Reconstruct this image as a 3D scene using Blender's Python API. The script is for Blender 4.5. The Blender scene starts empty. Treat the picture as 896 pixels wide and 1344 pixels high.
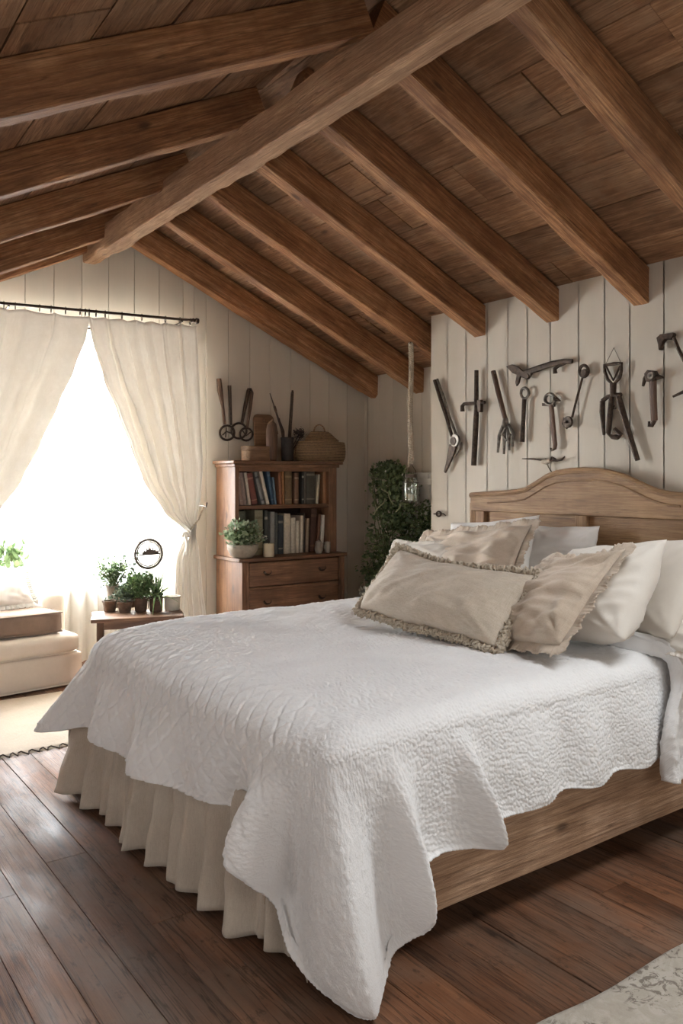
import bpy, bmesh, math, random
import numpy as np
from mathutils import Vector, Matrix, noise as mnoise
rnd = random.Random(7)
SC = bpy.context.scene
COL = SC.collection
PI = math.pi
R = math.radians
# ------------------------------------------------------------------ camera geometry (used to turn sight lines into world points)
F, HX, HY, CH = 1075.0, 448.0, 628.0, 1.35
YAW = math.atan2(778, 1075); SN, CS = math.sin(YAW), math.cos(YAW)
def ray(px, py):
    l = (px - HX) / F; u = (HY - py) / F
    return SN + CS * l, CS - SN * l, u
def atY(px, py, Y):
    r = ray(px, py); t = Y / r[1]; return Vector((r[0] * t, Y, CH + r[2] * t))
def atX(px, py, X):
    r = ray(px, py); t = X / r[0]; return Vector((X, r[1] * t, CH + r[2] * t))
def atz(px, py, z):
    r = ray(px, py); t = (z - CH) / r[2]; return Vector((r[0] * t, r[1] * t, z))
def nz(x, y, z=0.0):
    return mnoise.noise(Vector((x, y, z)))
# ------------------------------------------------------------------ objects
ORG = {}
def props(o, label=None, cat=None, group=None, kind=None):
    if label: o['label'] = label
    if cat: o['category'] = cat
    if group: o['group'] = group
    if kind: o['kind'] = kind
    return o
def thing(name, label, cat, loc=(0, 0, 0), rot=None, group=None, local=False):
    o = bpy.data.objects.new(name, None); COL.objects.link(o)
    o.empty_display_size = 0.05
    o.location = loc
    if rot is not None:
        if isinstance(rot, Matrix): o.rotation_euler = rot.to_euler()
        else: o.rotation_euler = rot
    ORG[o.name] = Vector((0, 0, 0)) if local else Vector(loc)
    return props(o, label, cat, group)
class MB:
    def __init__(s): s.v = []; s.f = []; s.uv = None
    def add(s, vs, fs):
        k = len(s.v); s.v.extend([tuple(p) for p in vs]); s.f.extend([tuple(i + k for i in f) for f in fs]); return s
    def box(s, c, d, M=None):
        x, y, z = d[0] / 2, d[1] / 2, d[2] / 2
        vs = [Vector((a * x, b * y, e * z)) for a in (-1, 1) for b in (-1, 1) for e in (-1, 1)]
        if M is not None: vs = [M @ p for p in vs]
        c = Vector(c)
        return s.add([p + c for p in vs], [(0, 1, 3, 2), (4, 6, 7, 5), (0, 4, 5, 1), (2, 3, 7, 6), (0, 2, 6, 4), (1, 5, 7, 3)])
    def box2(s, a, b):
        return s.box([(a[i] + b[i]) / 2 for i in range(3)], [abs(b[i] - a[i]) for i in range(3)])
    def tube(s, pts, r, n=8, closed=False, caps=True, flat=1.0, up=None):
        P = [Vector(p) for p in pts]; m = len(P)
        rs = r if isinstance(r, (list, tuple)) else [r] * m
        u = None; rings = []
        for i in range(m):
            if closed: t = P[(i + 1) % m] - P[i - 1]
            else: t = P[min(i + 1, m - 1)] - P[max(i - 1, 0)]
            if t.length < 1e-9: t = Vector((0, 0, 1))
            t.normalize()
            if u is None:
                ref = Vector(up) if up is not None else (Vector((0, 0, 1)) if abs(t.z) < .9 else Vector((1, 0, 0)))
                u = (ref - t * ref.dot(t)).normalized()
            else:
                u = u - t * u.dot(t)
                u = u.normalized() if u.length > 1e-6 else t.orthogonal().normalized()
            w = t.cross(u)
            rings.append([P[i] + (u * math.cos(2 * PI * j / n) * flat + w * math.sin(2 * PI * j / n)) * rs[i] for j in range(n)])
        vs = [p for g in rings for p in g]; fs = []
        for i in range(m if closed else m - 1):
            a, b = i * n, ((i + 1) % m) * n
            for j in range(n): fs.append((a + j, a + (j + 1) % n, b + (j + 1) % n, b + j))
        if caps and not closed:
            fs.append(tuple(range(n - 1, -1, -1))); fs.append(tuple((m - 1) * n + j for j in range(n)))
        return s.add(vs, fs)
    def lathe(s, prof, c=(0, 0, 0), n=24, M=None, wob=0.0, seed=0):
        vs = []; c = Vector(c)
        for k, (r, z) in enumerate(prof):
            for j in range(n):
                a = 2 * PI * j / n
                rr = r * (1 + wob * nz(math.cos(a) * 1.5 + seed, math.sin(a) * 1.5, z * 9))
                p = Vector((rr * math.cos(a), rr * math.sin(a), z))
                vs.append((M @ p if M is not None else p) + c)
        fs = []
        for k in range(len(prof) - 1):
            for j in range(n):
                fs.append((k * n + j, k * n + (j + 1) % n, (k + 1) * n + (j + 1) % n, (k + 1) * n + j))
        if prof[0][0] > 1e-6: fs.append(tuple(range(n - 1, -1, -1)))
        if prof[-1][0] > 1e-6: fs.append(tuple((len(prof) - 1) * n + j for j in range(n)))
        return s.add(vs, fs)
    def prism(s, poly, fn, d0, d1):
        # poly: 2-D outline; fn(a, b, d) -> world point
        n = len(poly)
        vs = [fn(a, b, d0) for a, b in poly] + [fn(a, b, d1) for a, b in poly]
        fs = [tuple(range(n - 1, -1, -1)), tuple(range(n, 2 * n))]
        for i in range(n): fs.append((i, (i + 1) % n, n + (i + 1) % n, n + i))
        return s.add(vs, fs)
    def grid(s, nu, nv, fn, wrap=False):
        vs = [fn(i / (nu - 1), j / (nv - 1)) for i in range(nu) for j in range(nv)]
        fs = [(i * nv + j, i * nv + j + 1, (i + 1) * nv + j + 1, (i + 1) * nv + j) for i in range(nu - 1) for j in range(nv - 1)]
        return s.add(vs, fs)
    def build(s, name, mat, parent=None, org=None, smooth=True, bevel=0, seg=2, solid=0, sub=0, angle=0.7, matrix=None, off=-1.0):
        me = bpy.data.meshes.new(name)
        if parent is not None: o0 = ORG[parent.name]
        elif matrix is not None: o0 = Vector((0, 0, 0))
        elif org is not None: o0 = Vector(org)
        else:
            A = np.array(s.v); o0 = Vector(((A[:, 0].min() + A[:, 0].max()) / 2, (A[:, 1].min() + A[:, 1].max()) / 2, A[:, 2].min()))
        me.from_pydata([(p[0] - o0[0], p[1] - o0[1], p[2] - o0[2]) for p in s.v], [], s.f)
        me.validate()
        if s.uv is not None and len(me.loops):
            L = me.uv_layers.new(name='UVMap')
            vi = np.zeros(len(me.loops), dtype=np.int32); me.loops.foreach_get('vertex_index', vi)
            L.data.foreach_set('uv', np.array(s.uv, dtype=np.float32)[vi].ravel())
        bm = bmesh.new(); bm.from_mesh(me); bmesh.ops.recalc_face_normals(bm, faces=bm.faces); bm.to_mesh(me); bm.free()
        if smooth:
            me.polygons.foreach_set('use_smooth', [True] * len(me.polygons))
            if angle: me.set_sharp_from_angle(angle=angle)
        me.materials.append(mat)
        o = bpy.data.objects.new(name, me); COL.objects.link(o)
        if parent is not None: o.parent = parent; ORG[o.name] = o0
        elif matrix is not None: o.matrix_world = matrix; ORG[o.name] = Vector((0, 0, 0))
        else: o.location = o0; ORG[o.name] = o0
        if solid:
            m = o.modifiers.new('s', 'SOLIDIFY'); m.thickness = solid; m.offset = off
        if bevel:
            m = o.modifiers.new('b', 'BEVEL'); m.width = bevel; m.segments = seg; m.limit_method = 'ANGLE'; m.angle_limit = R(35)
        if sub:
            m = o.modifiers.new('u', 'SUBSURF'); m.levels = sub; m.render_levels = sub
        return o
# ------------------------------------------------------------------ materials
class NT:
    def __init__(s, name):
        s.m = bpy.data.materials.new(name); s.m.use_nodes = True; s.t = s.m.node_tree; s.t.nodes.clear()
        s.out = s.n('ShaderNodeOutputMaterial')
    def n(s, k, **kw):
        o = s.t.nodes.new(k)
        for a, b in kw.items():
            if a[0] == '_': o.inputs[a[1:].replace('_', ' ')].default_value = b
            else: setattr(o, a, b)
        return o
    def l(s, a, b): s.t.links.new(a, b)
    def bsdf(s, rough=.7, **kw):
        b = s.n('ShaderNodeBsdfPrincipled'); b.inputs['Roughness'].default_value = rough
        s.l(b.outputs[0], s.out.inputs[0]); return b
    def math(s, op, a, b=None, c=None):
        o = s.n('ShaderNodeMath', operation=op)
        for i, x in enumerate((a, b, c)):
            if x is None: continue
            if isinstance(x, (int, float)): o.inputs[i].default_value = x
            else: s.l(x, o.inputs[i])
        return o.outputs[0]
    def ramp(s, fac, stops):
        o = s.n('ShaderNodeValToRGB'); e = o.color_ramp.elements
        while len(e) < len(stops): e.new(.5)
        for i, (p, c) in enumerate(stops): e[i].position = p; e[i].color = (*c, 1) if len(c) == 3 else c
        s.l(fac, o.inputs[0]); return o.outputs[0]
    def mix(s, fac, a, b, mode='MIX'):
        o = s.n('ShaderNodeMix', data_type='RGBA', blend_type=mode)
        for i, x in ((0, fac), (6, a), (7, b)):
            if isinstance(x, (int, float)): o.inputs[i].default_value = x
            elif isinstance(x, tuple): o.inputs[i].default_value = (*x, 1)
            else: s.l(x, o.inputs[i])
        return o.outputs[2]
    def bump(s, h, strength=.3, dist=.01, normal=None):
        b = s.n('ShaderNodeBump'); b.inputs['Strength'].default_value = strength; b.inputs['Distance'].default_value = dist
        s.l(h, b.inputs['Height'])
        if normal is not None: s.l(normal, b.inputs['Normal'])
        return b.outputs[0]
    def coords(s, scale=(1, 1, 1), per='object', uv=False):
        tc = s.n('ShaderNodeTexCoord'); mp = s.n('ShaderNodeMapping'); mp.inputs['Scale'].default_value = scale
        s.l(tc.outputs['UV' if uv else 'Object'], mp.inputs[0])
        if per == 'object': rv = s.n('ShaderNodeObjectInfo').outputs['Random']
        elif per == 'island': rv = s.n('ShaderNodeNewGeometry').outputs['Random Per Island']
        else: return mp.outputs[0], None
        cb = s.n('ShaderNodeCombineXYZ')
        for i, k in enumerate((37.0, 91.0, 53.0)): s.l(s.math('MULTIPLY', rv, k), cb.inputs[i])
        s.l(cb.outputs[0], mp.inputs['Location'])
        return mp.outputs[0], rv
    def noise(s, vec, scale, detail=4, rough=.55, dist=0.0):
        o = s.n('ShaderNodeTexNoise'); o.inputs['Scale'].default_value = scale; o.inputs['Detail'].default_value = detail
        o.inputs['Roughness'].default_value = rough; o.inputs['Distortion'].default_value = dist
        s.l(vec, o.inputs['Vector']); return o.outputs['Fac']
def wood(name, dark, mid, light, axis=0, per='object', rough=.7, stretch=9, grain=7.0, bump=.5, vary=.35, worn=0.0, wornc=(.4, .36, .32)):
    m = NT(name); sc = [stretch] * 3; sc[axis] = 1.0
    vec, rv = m.coords(tuple(sc), per)
    big = m.noise(vec, 1.1, 5, .6, .8)
    fine = m.noise(vec, grain, 6, .7, .3)
    sc2 = [stretch * 7] * 3; sc2[axis] = 2.2
    v2, _ = m.coords(tuple(sc2), per)
    fib = m.noise(v2, 2.0, 4, .7)
    v3, _ = m.coords((1, 1, 1), per)
    blot = m.noise(v3, 3.5, 4, .6)
    f = m.math('ADD', m.math('MULTIPLY', big, .55), m.math('MULTIPLY', fine, .45))
    c = m.ramp(f, [(.33, dark), (.5, mid), (.66, light)])
    c = m.mix(m.ramp(fib, [(.42, (0, 0, 0)), (.62, (1, 1, 1))]), m.mix(.62, c, dark), c)
    sc6 = [2.5] * 3; sc6[axis] = 16
    v6, _ = m.coords(tuple(sc6), per); cut = m.noise(v6, 1.0, 3, .6)
    c = m.mix(m.ramp(cut, [(.3, (.5, .5, .5)), (.55, (0, 0, 0))]), c, m.mix(.4, c, dark))
    c = m.mix(m.ramp(blot, [(.35, (1, 1, 1)), (.6, (0, 0, 0))]), c, m.mix(.5, c, dark))
    if worn:
        w = m.noise(v3, 2.2, 6, .7)
        c = m.mix(m.ramp(w, [(.5, (0, 0, 0)), (.7, (worn, worn, worn))]), c, wornc)
    sc5 = [stretch * 2.6] * 3; sc5[axis] = .55
    v5, _ = m.coords(tuple(sc5), per); ck = m.noise(v5, 1.6, 3, .5, .25)
    c = m.mix(m.math('MULTIPLY', m.ramp(ck, [(.485, (0, 0, 0)), (.5, (1, 1, 1)), (.515, (0, 0, 0))]), .6), c, tuple(x * .45 for x in dark))
    # knots
    vk = m.n('ShaderNodeTexVoronoi'); vk.inputs['Scale'].default_value = 2.3
    sk = [2.2] * 3; sk[axis] = 1.0
    v4, _ = m.coords(tuple(sk), per); m.l(v4, vk.inputs['Vector'])
    kn = m.ramp(vk.outputs['Distance'], [(.045, (1, 1, 1)), (.10, (0, 0, 0))])
    c = m.mix(m.math('MULTIPLY', kn, .75), c, tuple(x * .35 for x in dark))
    if vary:
        hs = m.n('ShaderNodeHueSaturation')
        m.l(m.math('ADD', m.math('MULTIPLY', rv, vary), 1 - vary * .55), hs.inputs['Value']); m.l(c, hs.inputs['Color']); c = hs.outputs[0]
    b = m.bsdf(rough); m.l(c, b.inputs['Base Color'])
    h = m.math('ADD', m.math('MULTIPLY', fib, .6), m.math('MULTIPLY', fine, .8))
    m.l(m.bump(h, bump, .008), b.inputs['Normal'])
    return m.m
def plain(name, col, rough=.6, metal=0.0, var=.15, scale=30, bump=.15, dist=.003):
    m = NT(name); vec, rv = m.coords((1, 1, 1)); nn = m.noise(vec, scale, 4, .6)
    c = m.mix(m.ramp(nn, [(.35, (0, 0, 0)), (.7, (1, 1, 1))]), tuple(x * (1 - var) for x in col), tuple(min(1, x * (1 + var)) for x in col))
    b = m.bsdf(rough); b.inputs['Metallic'].default_value = metal; m.l(c, b.inputs['Base Color'])
    if bump: m.l(m.bump(nn, bump, dist), b.inputs['Normal'])
    return m.m
def fabric(name, col, col2=None, weave=420, rough=.95, bump=.35, blot=.5, trans=0.0):
    m = NT(name); vec, rv = m.coords((1, 1, 1)); col2 = col2 or tuple(x * .86 for x in col)
    sx, _ = m.coords((weave, weave * .12, weave)); sy, _ = m.coords((weave * .12, weave, weave * .12))
    a = m.noise(sx, 1, 2); b2 = m.noise(sy, 1, 2)
    th = m.math('ADD', m.math('MULTIPLY', a, .5), m.math('MULTIPLY', b2, .5))
    big = m.noise(vec, 7, 4, .6)
    f = m.math('ADD', m.math('MULTIPLY', th, 1 - blot), m.math('MULTIPLY', big, blot))
    c = m.ramp(f, [(.36, col2), (.62, col)])
    b = m.bsdf(rough); m.l(c, b.inputs['Base Color']); b.inputs['Sheen Weight'].default_value = .15
    wr = m.noise(vec, 45, 5, .65)
    m.l(m.bump(wr, bump * .6, .006, m.bump(th, bump, .002)), b.inputs['Normal'])
    if trans:
        t = m.n('ShaderNodeBsdfTranslucent'); m.l(c, t.inputs[0]); mx = m.n('ShaderNodeMixShader'); mx.inputs[0].default_value = trans
        m.l(b.outputs[0], mx.inputs[1]); m.l(t.outputs[0], mx.inputs[2]); m.l(mx.outputs[0], m.out.inputs[0])
    return m.m
def leafmat(name, c1, c2, rough=.5, trans=.25):
    m = NT(name); rv = m.n('ShaderNodeNewGeometry').outputs['Random Per Island']
    c = m.ramp(rv, [(0, c1), (1, c2)]); b = m.bsdf(rough); m.l(c, b.inputs['Base Color'])
    t = m.n('ShaderNodeBsdfTranslucent'); m.l(c, t.inputs[0]); mx = m.n('ShaderNodeMixShader'); mx.inputs[0].default_value = trans
    m.l(b.outputs[0], mx.inputs[1]); m.l(t.outputs[0], mx.inputs[2]); m.l(mx.outputs[0], m.out.inputs[0])
    return m.m
def paint_wall(name, col, axis_dirt=True):
    m = NT(name); vec, rv = m.coords((1, 1, .25), 'island'); n1 = m.noise(vec, 3, 5, .6); v2, _ = m.coords((30, 30, 1.5), 'island'); n2 = m.noise(v2, 1, 4, .6)
    c = m.mix(m.ramp(n1, [(.3, (0, 0, 0)), (.7, (1, 1, 1))]), tuple(x * .88 for x in col), col)
    c = m.mix(m.ramp(n2, [(.35, (.1, .1, .1)), (.5, (0, 0, 0))]), c, tuple(x * .85 for x in col))
    hs = m.n('ShaderNodeHueSaturation'); m.l(m.math('ADD', m.math('MULTIPLY', rv, .1), .94), hs.inputs['Value']); m.l(c, hs.inputs['Color'])
    b = m.bsdf(.75); m.l(hs.outputs[0], b.inputs['Base Color']); m.l(m.bump(n2, .12, .004), b.inputs['Normal'])
    return m.m
def floor_mat():
    m = NT('floor_boards'); vec, rv = m.coords((11, 1, 11), 'island')
    big = m.noise(vec, 1.0, 6, .65, .6); v2, _ = m.coords((70, 2.0, 70), 'island'); fib = m.noise(v2, 1.5, 5, .7)
    v3, _ = m.coords((1, 1, 1), None); blot = m.noise(v3, 1.6, 6, .65); v5, _ = m.coords((3, .8, 1), None); wear = m.noise(v5, 2.2, 7, .7)
    f = m.math('ADD', m.math('MULTIPLY', big, .6), m.math('MULTIPLY', fib, .4))
    c = m.ramp(f, [(.3, (.046, .019, .010)), (.5, (.16, .069, .034)), (.7, (.27, .125, .062))])
    c = m.mix(m.ramp(blot, [(.4, (0, 0, 0)), (.68, (.75, .75, .75))]), c, (.155, .115, .086))
    v6, _ = m.coords((26, .9, 1), 'island'); scr = m.noise(v6, 1.3, 4, .6, .4)
    c = m.mix(m.math('MULTIPLY', m.ramp(scr, [(.47, (0, 0, 0)), (.5, (1, 1, 1)), (.53, (0, 0, 0))]), .65), c, (.018, .010, .006))
    v7, _ = m.coords((6, 3, 1), 'island'); pit = m.noise(v7, 3.5, 7, .75)
    c = m.mix(m.ramp(pit, [(.56, (0, 0, 0)), (.68, (.75, .75, .75))]), c, (.035, .020, .013))
    hs = m.n('ShaderNodeHueSaturation'); m.l(m.math('ADD', m.math('MULTIPLY', rv, .5), .75), hs.inputs['Value']); m.l(c, hs.inputs['Color'])
    b = m.bsdf(.45); m.l(hs.outputs[0], b.inputs['Base Color'])
    m.l(m.ramp(wear, [(.35, (.48,) * 3), (.65, (.8,) * 3)]), b.inputs['Roughness']); b.inputs['Specular IOR Level'].default_value = .22
    h = m.math('ADD', m.math('MULTIPLY', fib, .7), m.math('MULTIPLY', big, .9))
    m.l(m.bump(h, .45, .005), b.inputs['Normal'])
    return m.m
def quilt_mat():
    m = NT('white_quilted_cotton'); tc = m.n('ShaderNodeTexCoord'); uv = tc.outputs['UV']
    v = m.n('ShaderNodeTexVoronoi', feature='DISTANCE_TO_EDGE'); v.inputs['Scale'].default_value = 95; m.l(uv, v.inputs['Vector'])
    nf = m.n('ShaderNodeTexNoise'); nf.inputs['Scale'].default_value = 160; nf.inputs['Detail'].default_value = 4; m.l(uv, nf.inputs['Vector'])
    h = m.math('ADD', m.math('MULTIPLY', m.math('MINIMUM', v.outputs['Distance'], .25), 2.0), nf.outputs['Fac'])
    # crease shadows are left to the bump; colour is nearly even with faint yellowing
    n3 = m.n('ShaderNodeTexNoise'); n3.inputs['Scale'].default_value = 5; n3.inputs['Detail'].default_value = 4; m.l(uv, n3.inputs['Vector'])
    c = m.ramp(n3.outputs['Fac'], [(.3, (.73, .72, .715)), (.7, (.79, .785, .78))])
    b = m.bsdf(.9); m.l(c, b.inputs['Base Color']); b.inputs['Sheen Weight'].default_value = .2
    m.l(m.bump(h, .35, .003), b.inputs['Normal'])
    return m.m
def sheer_mat(name, col, transp, transl):
    m = NT(name); vec, _ = m.coords((1, 1, 1)); n1 = m.noise(vec, 9, 4)
    c = m.mix(n1, tuple(x * .93 for x in col), col)
    d = m.n('ShaderNodeBsdfDiffuse'); t = m.n('ShaderNodeBsdfTranslucent'); p = m.n('ShaderNodeBsdfTransparent')
    m.l(c, d.inputs[0]); m.l(c, t.inputs[0])
    m1 = m.n('ShaderNodeMixShader'); m1.inputs[0].default_value = transl; m.l(d.outputs[0], m1.inputs[1]); m.l(t.outputs[0], m1.inputs[2])
    m2 = m.n('ShaderNodeMixShader'); m2.inputs[0].default_value = transp; m.l(m1.outputs[0], m2.inputs[1]); m.l(p.outputs[0], m2.inputs[2])
    m.l(m2.outputs[0], m.out.inputs[0]); return m.m
def glass_mat(name, tint=(1, 1, 1), gl=.08):
    m = NT(name); g = m.n('ShaderNodeBsdfGlossy'); g.inputs['Roughness'].default_value = .03; p = m.n('ShaderNodeBsdfTransparent'); p.inputs[0].default_value = (*tint, 1)
    lw = m.n('ShaderNodeLayerWeight'); lw.inputs[0].default_value = .25
    mx = m.n('ShaderNodeMixShader'); m.l(m.math('ADD', m.math('MULTIPLY', lw.outputs['Facing'], .5), gl), mx.inputs[0]); m.l(p.outputs[0], mx.inputs[1]); m.l(g.outputs[0], mx.inputs[2])
    m.l(mx.outputs[0], m.out.inputs[0]); return m.m
def rug_mat():
    m = NT('faded_patterned_wool'); vec, _ = m.coords((1, 1, 1), None)
    n1 = m.noise(vec, 14, 5, .65, 1.2); n2 = m.noise(vec, 26, 4, .7, 1.6); n3 = m.noise(vec, 6.5, 2)
    c = m.mix(m.ramp(n1, [(.42, (0, 0, 0)), (.6, (1, 1, 1))]), (.40, .36, .30), (.47, .43, .37))
    c = m.mix(m.math('MULTIPLY', m.ramp(n2, [(.52, (0, 0, 0)), (.57, (.85, .85, .85))]), m.ramp(n3, [(.44, (.12, .12, .12)), (.52, (1, 1, 1))])), c, (.15, .125, .10))
    b = m.bsdf(.95); m.l(c, b.inputs['Base Color']); v5, _ = m.coords((1, 1, 1), None); p = m.noise(v5, 240, 2)
    m.l(m.bump(m.math('ADD', p, m.math('MULTIPLY', n2, 1.2)), .5, .006), b.inputs['Normal']); return m.m
M = {}
M['rafter'] = wood('hewn_rafter_oak', (.14, .056, .020), (.47, .225, .094), (.72, .42, .21), 0, rough=.75, bump=.8, vary=.2)
M['ridge'] = wood('hewn_ridge_oak', (.24, .125, .06), (.55, .335, .19), (.72, .49, .30), 0, rough=.8, bump=1.0, vary=.05)
M['ceil'] = wood('ceiling_boards', (.15, .072, .033), (.40, .215, .108), (.60, .37, .21), 1, 'island', rough=.85, stretch=7, bump=.6, vary=.45, worn=.5, wornc=(.36, .25, .16))
M['floor'] = floor_mat()
M['wall'] = paint_wall('cream_painted_boards', (.62, .555, .46))
M['head_x'] = wood('waxed_pine_grain_across', (.17, .088, .038), (.35, .205, .097), (.49, .315, .16), 1, rough=.65, bump=.35, vary=.08)
M['head_z'] = wood('waxed_pine_grain_up', (.17, .088, .038), (.35, .205, .097), (.49, .315, .16), 2, rough=.65, bump=.35, vary=.08)
M['rail'] = wood('weathered_rail', (.24, .135, .078), (.54, .355, .225), (.70, .51, .36), 0, rough=.75, bump=.7, vary=.05, stretch=10)
M['case_x'] = wood('bookcase_pine_across', (.09, .040, .018), (.265, .128, .062), (.41, .225, .118), 0, rough=.55, bump=.3, vary=.15)
M['case_z'] = wood('bookcase_pine_up', (.09, .040, .018), (.265, .128, .062), (.41, .225, .118), 2, rough=.55, bump=.3, vary=.15)
M['table'] = wood('side_table_wood', (.09, .042, .022), (.24, .130, .072), (.38, .23, .14), 0, rough=.5, bump=.35)
M['box'] = wood('pale_worn_wood', (.14, .075, .035), (.26, .150, .078), (.35, .215, .12), 0, rough=.7, bump=.3)
M['handle'] = wood('tool_handle_wood', (.060, .027, .013), (.14, .068, .034), (.22, .12, .065), 2, rough=.6, bump=.4)
M['iron'] = plain('rusty_iron', (.060, .038, .025), .55, .55, .5, 60, .6, .004)
M['steel'] = plain('worn_steel', (.18, .155, .13), .42, .8, .45, 40, .4, .003)
M['rod'] = plain('bronze_rod', (.045, .025, .014), .5, .6, .4, 50, .3)
M['quilt'] = quilt_mat()
M['sheet'] = fabric('white_cotton', (.76, .735, .70), (.70, .675, .64), 600, bump=.12, blot=.8)
M['white_pillow'] = fabric('ivory_cotton', (.72, .675, .61), (.66, .61, .545), 600, bump=.2, blot=.8)
M['ivory2'] = fabric('cream_cotton', (.62, .57, .50), (.57, .52, .455), 600, bump=.12, blot=.8)
M['linen'] = fabric('oatmeal_linen', (.56, .485, .395), (.41, .345, .27), 330, bump=.6, blot=.45)
M['tan'] = fabric('tan_linen', (.56, .465, .37), (.42, .34, .26), 380, bump=.5, blot=.6)
M['fringe'] = fabric('frayed_linen', (.55, .465, .36), (.42, .35, .265), 300, bump=.5)
M['skirt'] = fabric('flax_linen', (.54, .47, .39), (.43, .365, .295), 360, bump=.45, blot=.4)
M['slip'] = fabric('cream_slipcover', (.76, .68, .59), (.70, .62, .53), 400, bump=.2, blot=.5)
M['mauve'] = fabric('mocha_linen', (.27, .19, .14), (.21, .145, .105), 300, bump=.5, blot=.6)
M['drape'] = fabric('sheer_linen_drape', (.88, .845, .79), (.80, .76, .70), 260, bump=.3, blot=.45, trans=.2)
M['sheer'] = sheer_mat('white_sheer', (.93, .915, .885), .16, .68)
M['rugb'] = fabric('beige_wool', (.44, .36, .275), (.37, .30, .225), 200, bump=.6, blot=.4)
M['dark_thread'] = plain('dark_thread', (.05, .035, .025), .9)
M['rug'] = rug_mat()
M['white_paint'] = plain('white_frame_paint', (.72, .69, .63), .5, 0, .06, 20, .1)
M['glass'] = glass_mat('window_glass')
M['jar'] = glass_mat('jar_glass', (.90, .93, .90), .12)
M['rope'] = plain('jute_rope', (.47, .40, .31), .95, 0, .25, 120, .6)
M['wire'] = plain('wire', (.10, .075, .055), .5, .5, .3)
M['wax'] = plain('cream_wax', (.62, .52, .36), .5, 0, .08, 15, .05)
M['terra'] = plain('dark_clay', (.13, .078, .05), .85, 0, .35, 25, .4)
M['stone'] = plain('grey_stoneware', (.30, .255, .20), .8, 0, .2, 25, .3)
M['enamel'] = plain('cream_enamel', (.62, .57, .48), .55, 0, .1, 20, .1)
M['black_pot'] = plain('black_pot', (.022, .017, .014), .6, 0, .4, 40, .3)
M['basket'] = None
def basket_mat():
    m = NT('woven_straw'); vec, _ = m.coords((1, 1, 1)); wv = m.n('ShaderNodeTexWave', bands_direction='Z'); wv.inputs['Scale'].default_value = 26; wv.inputs['Distortion'].default_value = 1.5; wv.inputs['Detail Scale'].default_value = 6
    m.l(vec, wv.inputs['Vector']); n1 = m.noise(vec, 60, 3)
    f = m.math('ADD', m.math('MULTIPLY', wv.outputs['Fac'], .5), m.math('MULTIPLY', n1, .5))
    c = m.ramp(f, [(.25, (.10, .055, .025)), (.7, (.40, .26, .14))]); b = m.bsdf(.85); m.l(c, b.inputs['Base Color']); m.l(m.bump(f, .8, .006), b.inputs['Normal']); return m.m
M['basket'] = basket_mat()
M['ivy'] = leafmat('ivy_leaf', (.040, .075, .026), (.24, .31, .14), .5, .15)
M['bush'] = leafmat('bush_leaf', (.06, .115, .035), (.20, .28, .12), .5, .13)
M['pale'] = leafmat('pale_leaf', (.17, .24, .13), (.42, .48, .33), .55, .3)
M['grey_leaf'] = leafmat('grey_green_leaf', (.05, .075, .045), (.16, .20, .13), .6, .2)
M['aloe'] = leafmat('aloe_leaf', (.10, .22, .06), (.22, .36, .12), .45, .2)
M['dry'] = leafmat('dried_flower', (.016, .012, .010), (.05, .035, .028), .9, 0)
M['petal'] = leafmat('white_petal', (.45, .45, .38), (.65, .64, .56), .7, .25)
M['stem'] = plain('stem', (.12, .14, .06), .8)
M['tendril'] = plain('pale_tendril', (.30, .30, .17), .8)
M['soil'] = plain('soil', (.03, .02, .014), .95, 0, .4, 90, .6)
M['paper'] = plain('book_pages', (.52, .45, .34), .9, 0, .12, 200, .2)
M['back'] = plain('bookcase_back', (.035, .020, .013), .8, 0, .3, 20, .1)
_bm = {}
def cover(col):
    k = tuple(col)
    if k not in _bm: _bm[k] = plain('book_cloth', col, .75, 0, .14, 70, .25)
    return _bm[k]
# ================================================================== THE ROOM
XW, XR, YG, YEND = 3.60, 4.10, 5.30, 3.975      # headboard wall, recess wall, gable wall, end of the headboard wall
AX0, AX1, AY, AZ = .10, 2.55, 6.18, 2.34         # the window bay
YB, XL = -1.35, -1.45                             # wall behind, low wall on the left
SR, SL = .444, .50
def zr(x): return 2.215 + SR * (XW - x)
def zl(x, y): return 2.94 - .048 * (y - 2.3) + SL * (x - 1.75)
def zceil(x, y): return min(zr(x) + .185, zl(x, y) + .165)
def ridge_x(y):
    # where both roof planes meet
    return (2.215 + SR * XW + .185 - (2.94 - .048 * (y - 2.3) - SL * 1.75 + .165)) / (SL + SR)
# floor boards run along Y
fb = MB(); x = XL - .1
while x < XR + .1:
    w = rnd.choice((.13, .14, .15, .145)); y = YB - rnd.random() * 2
    while y < AY + .2:
        L = rnd.uniform(2.2, 4.2); dz = rnd.uniform(-.0015, .0015)
        fb.box2((x + .0007, y + .0007, -.03 + dz), (x + w - .0007, y + L - .0007, 0 + dz)); y += L
    x += w
fo = fb.build('floor', M['floor'], org=(0, 0, 0), smooth=False, bevel=.0012, seg=1); props(fo, kind='structure')
sb = MB().box2((XL - .2, YB - .2, -.08), (XR + .3, AY + .4, -.034)).build('floor_joists', M['soil'], org=(0, 0, 0)); props(sb, kind='structure')
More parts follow.
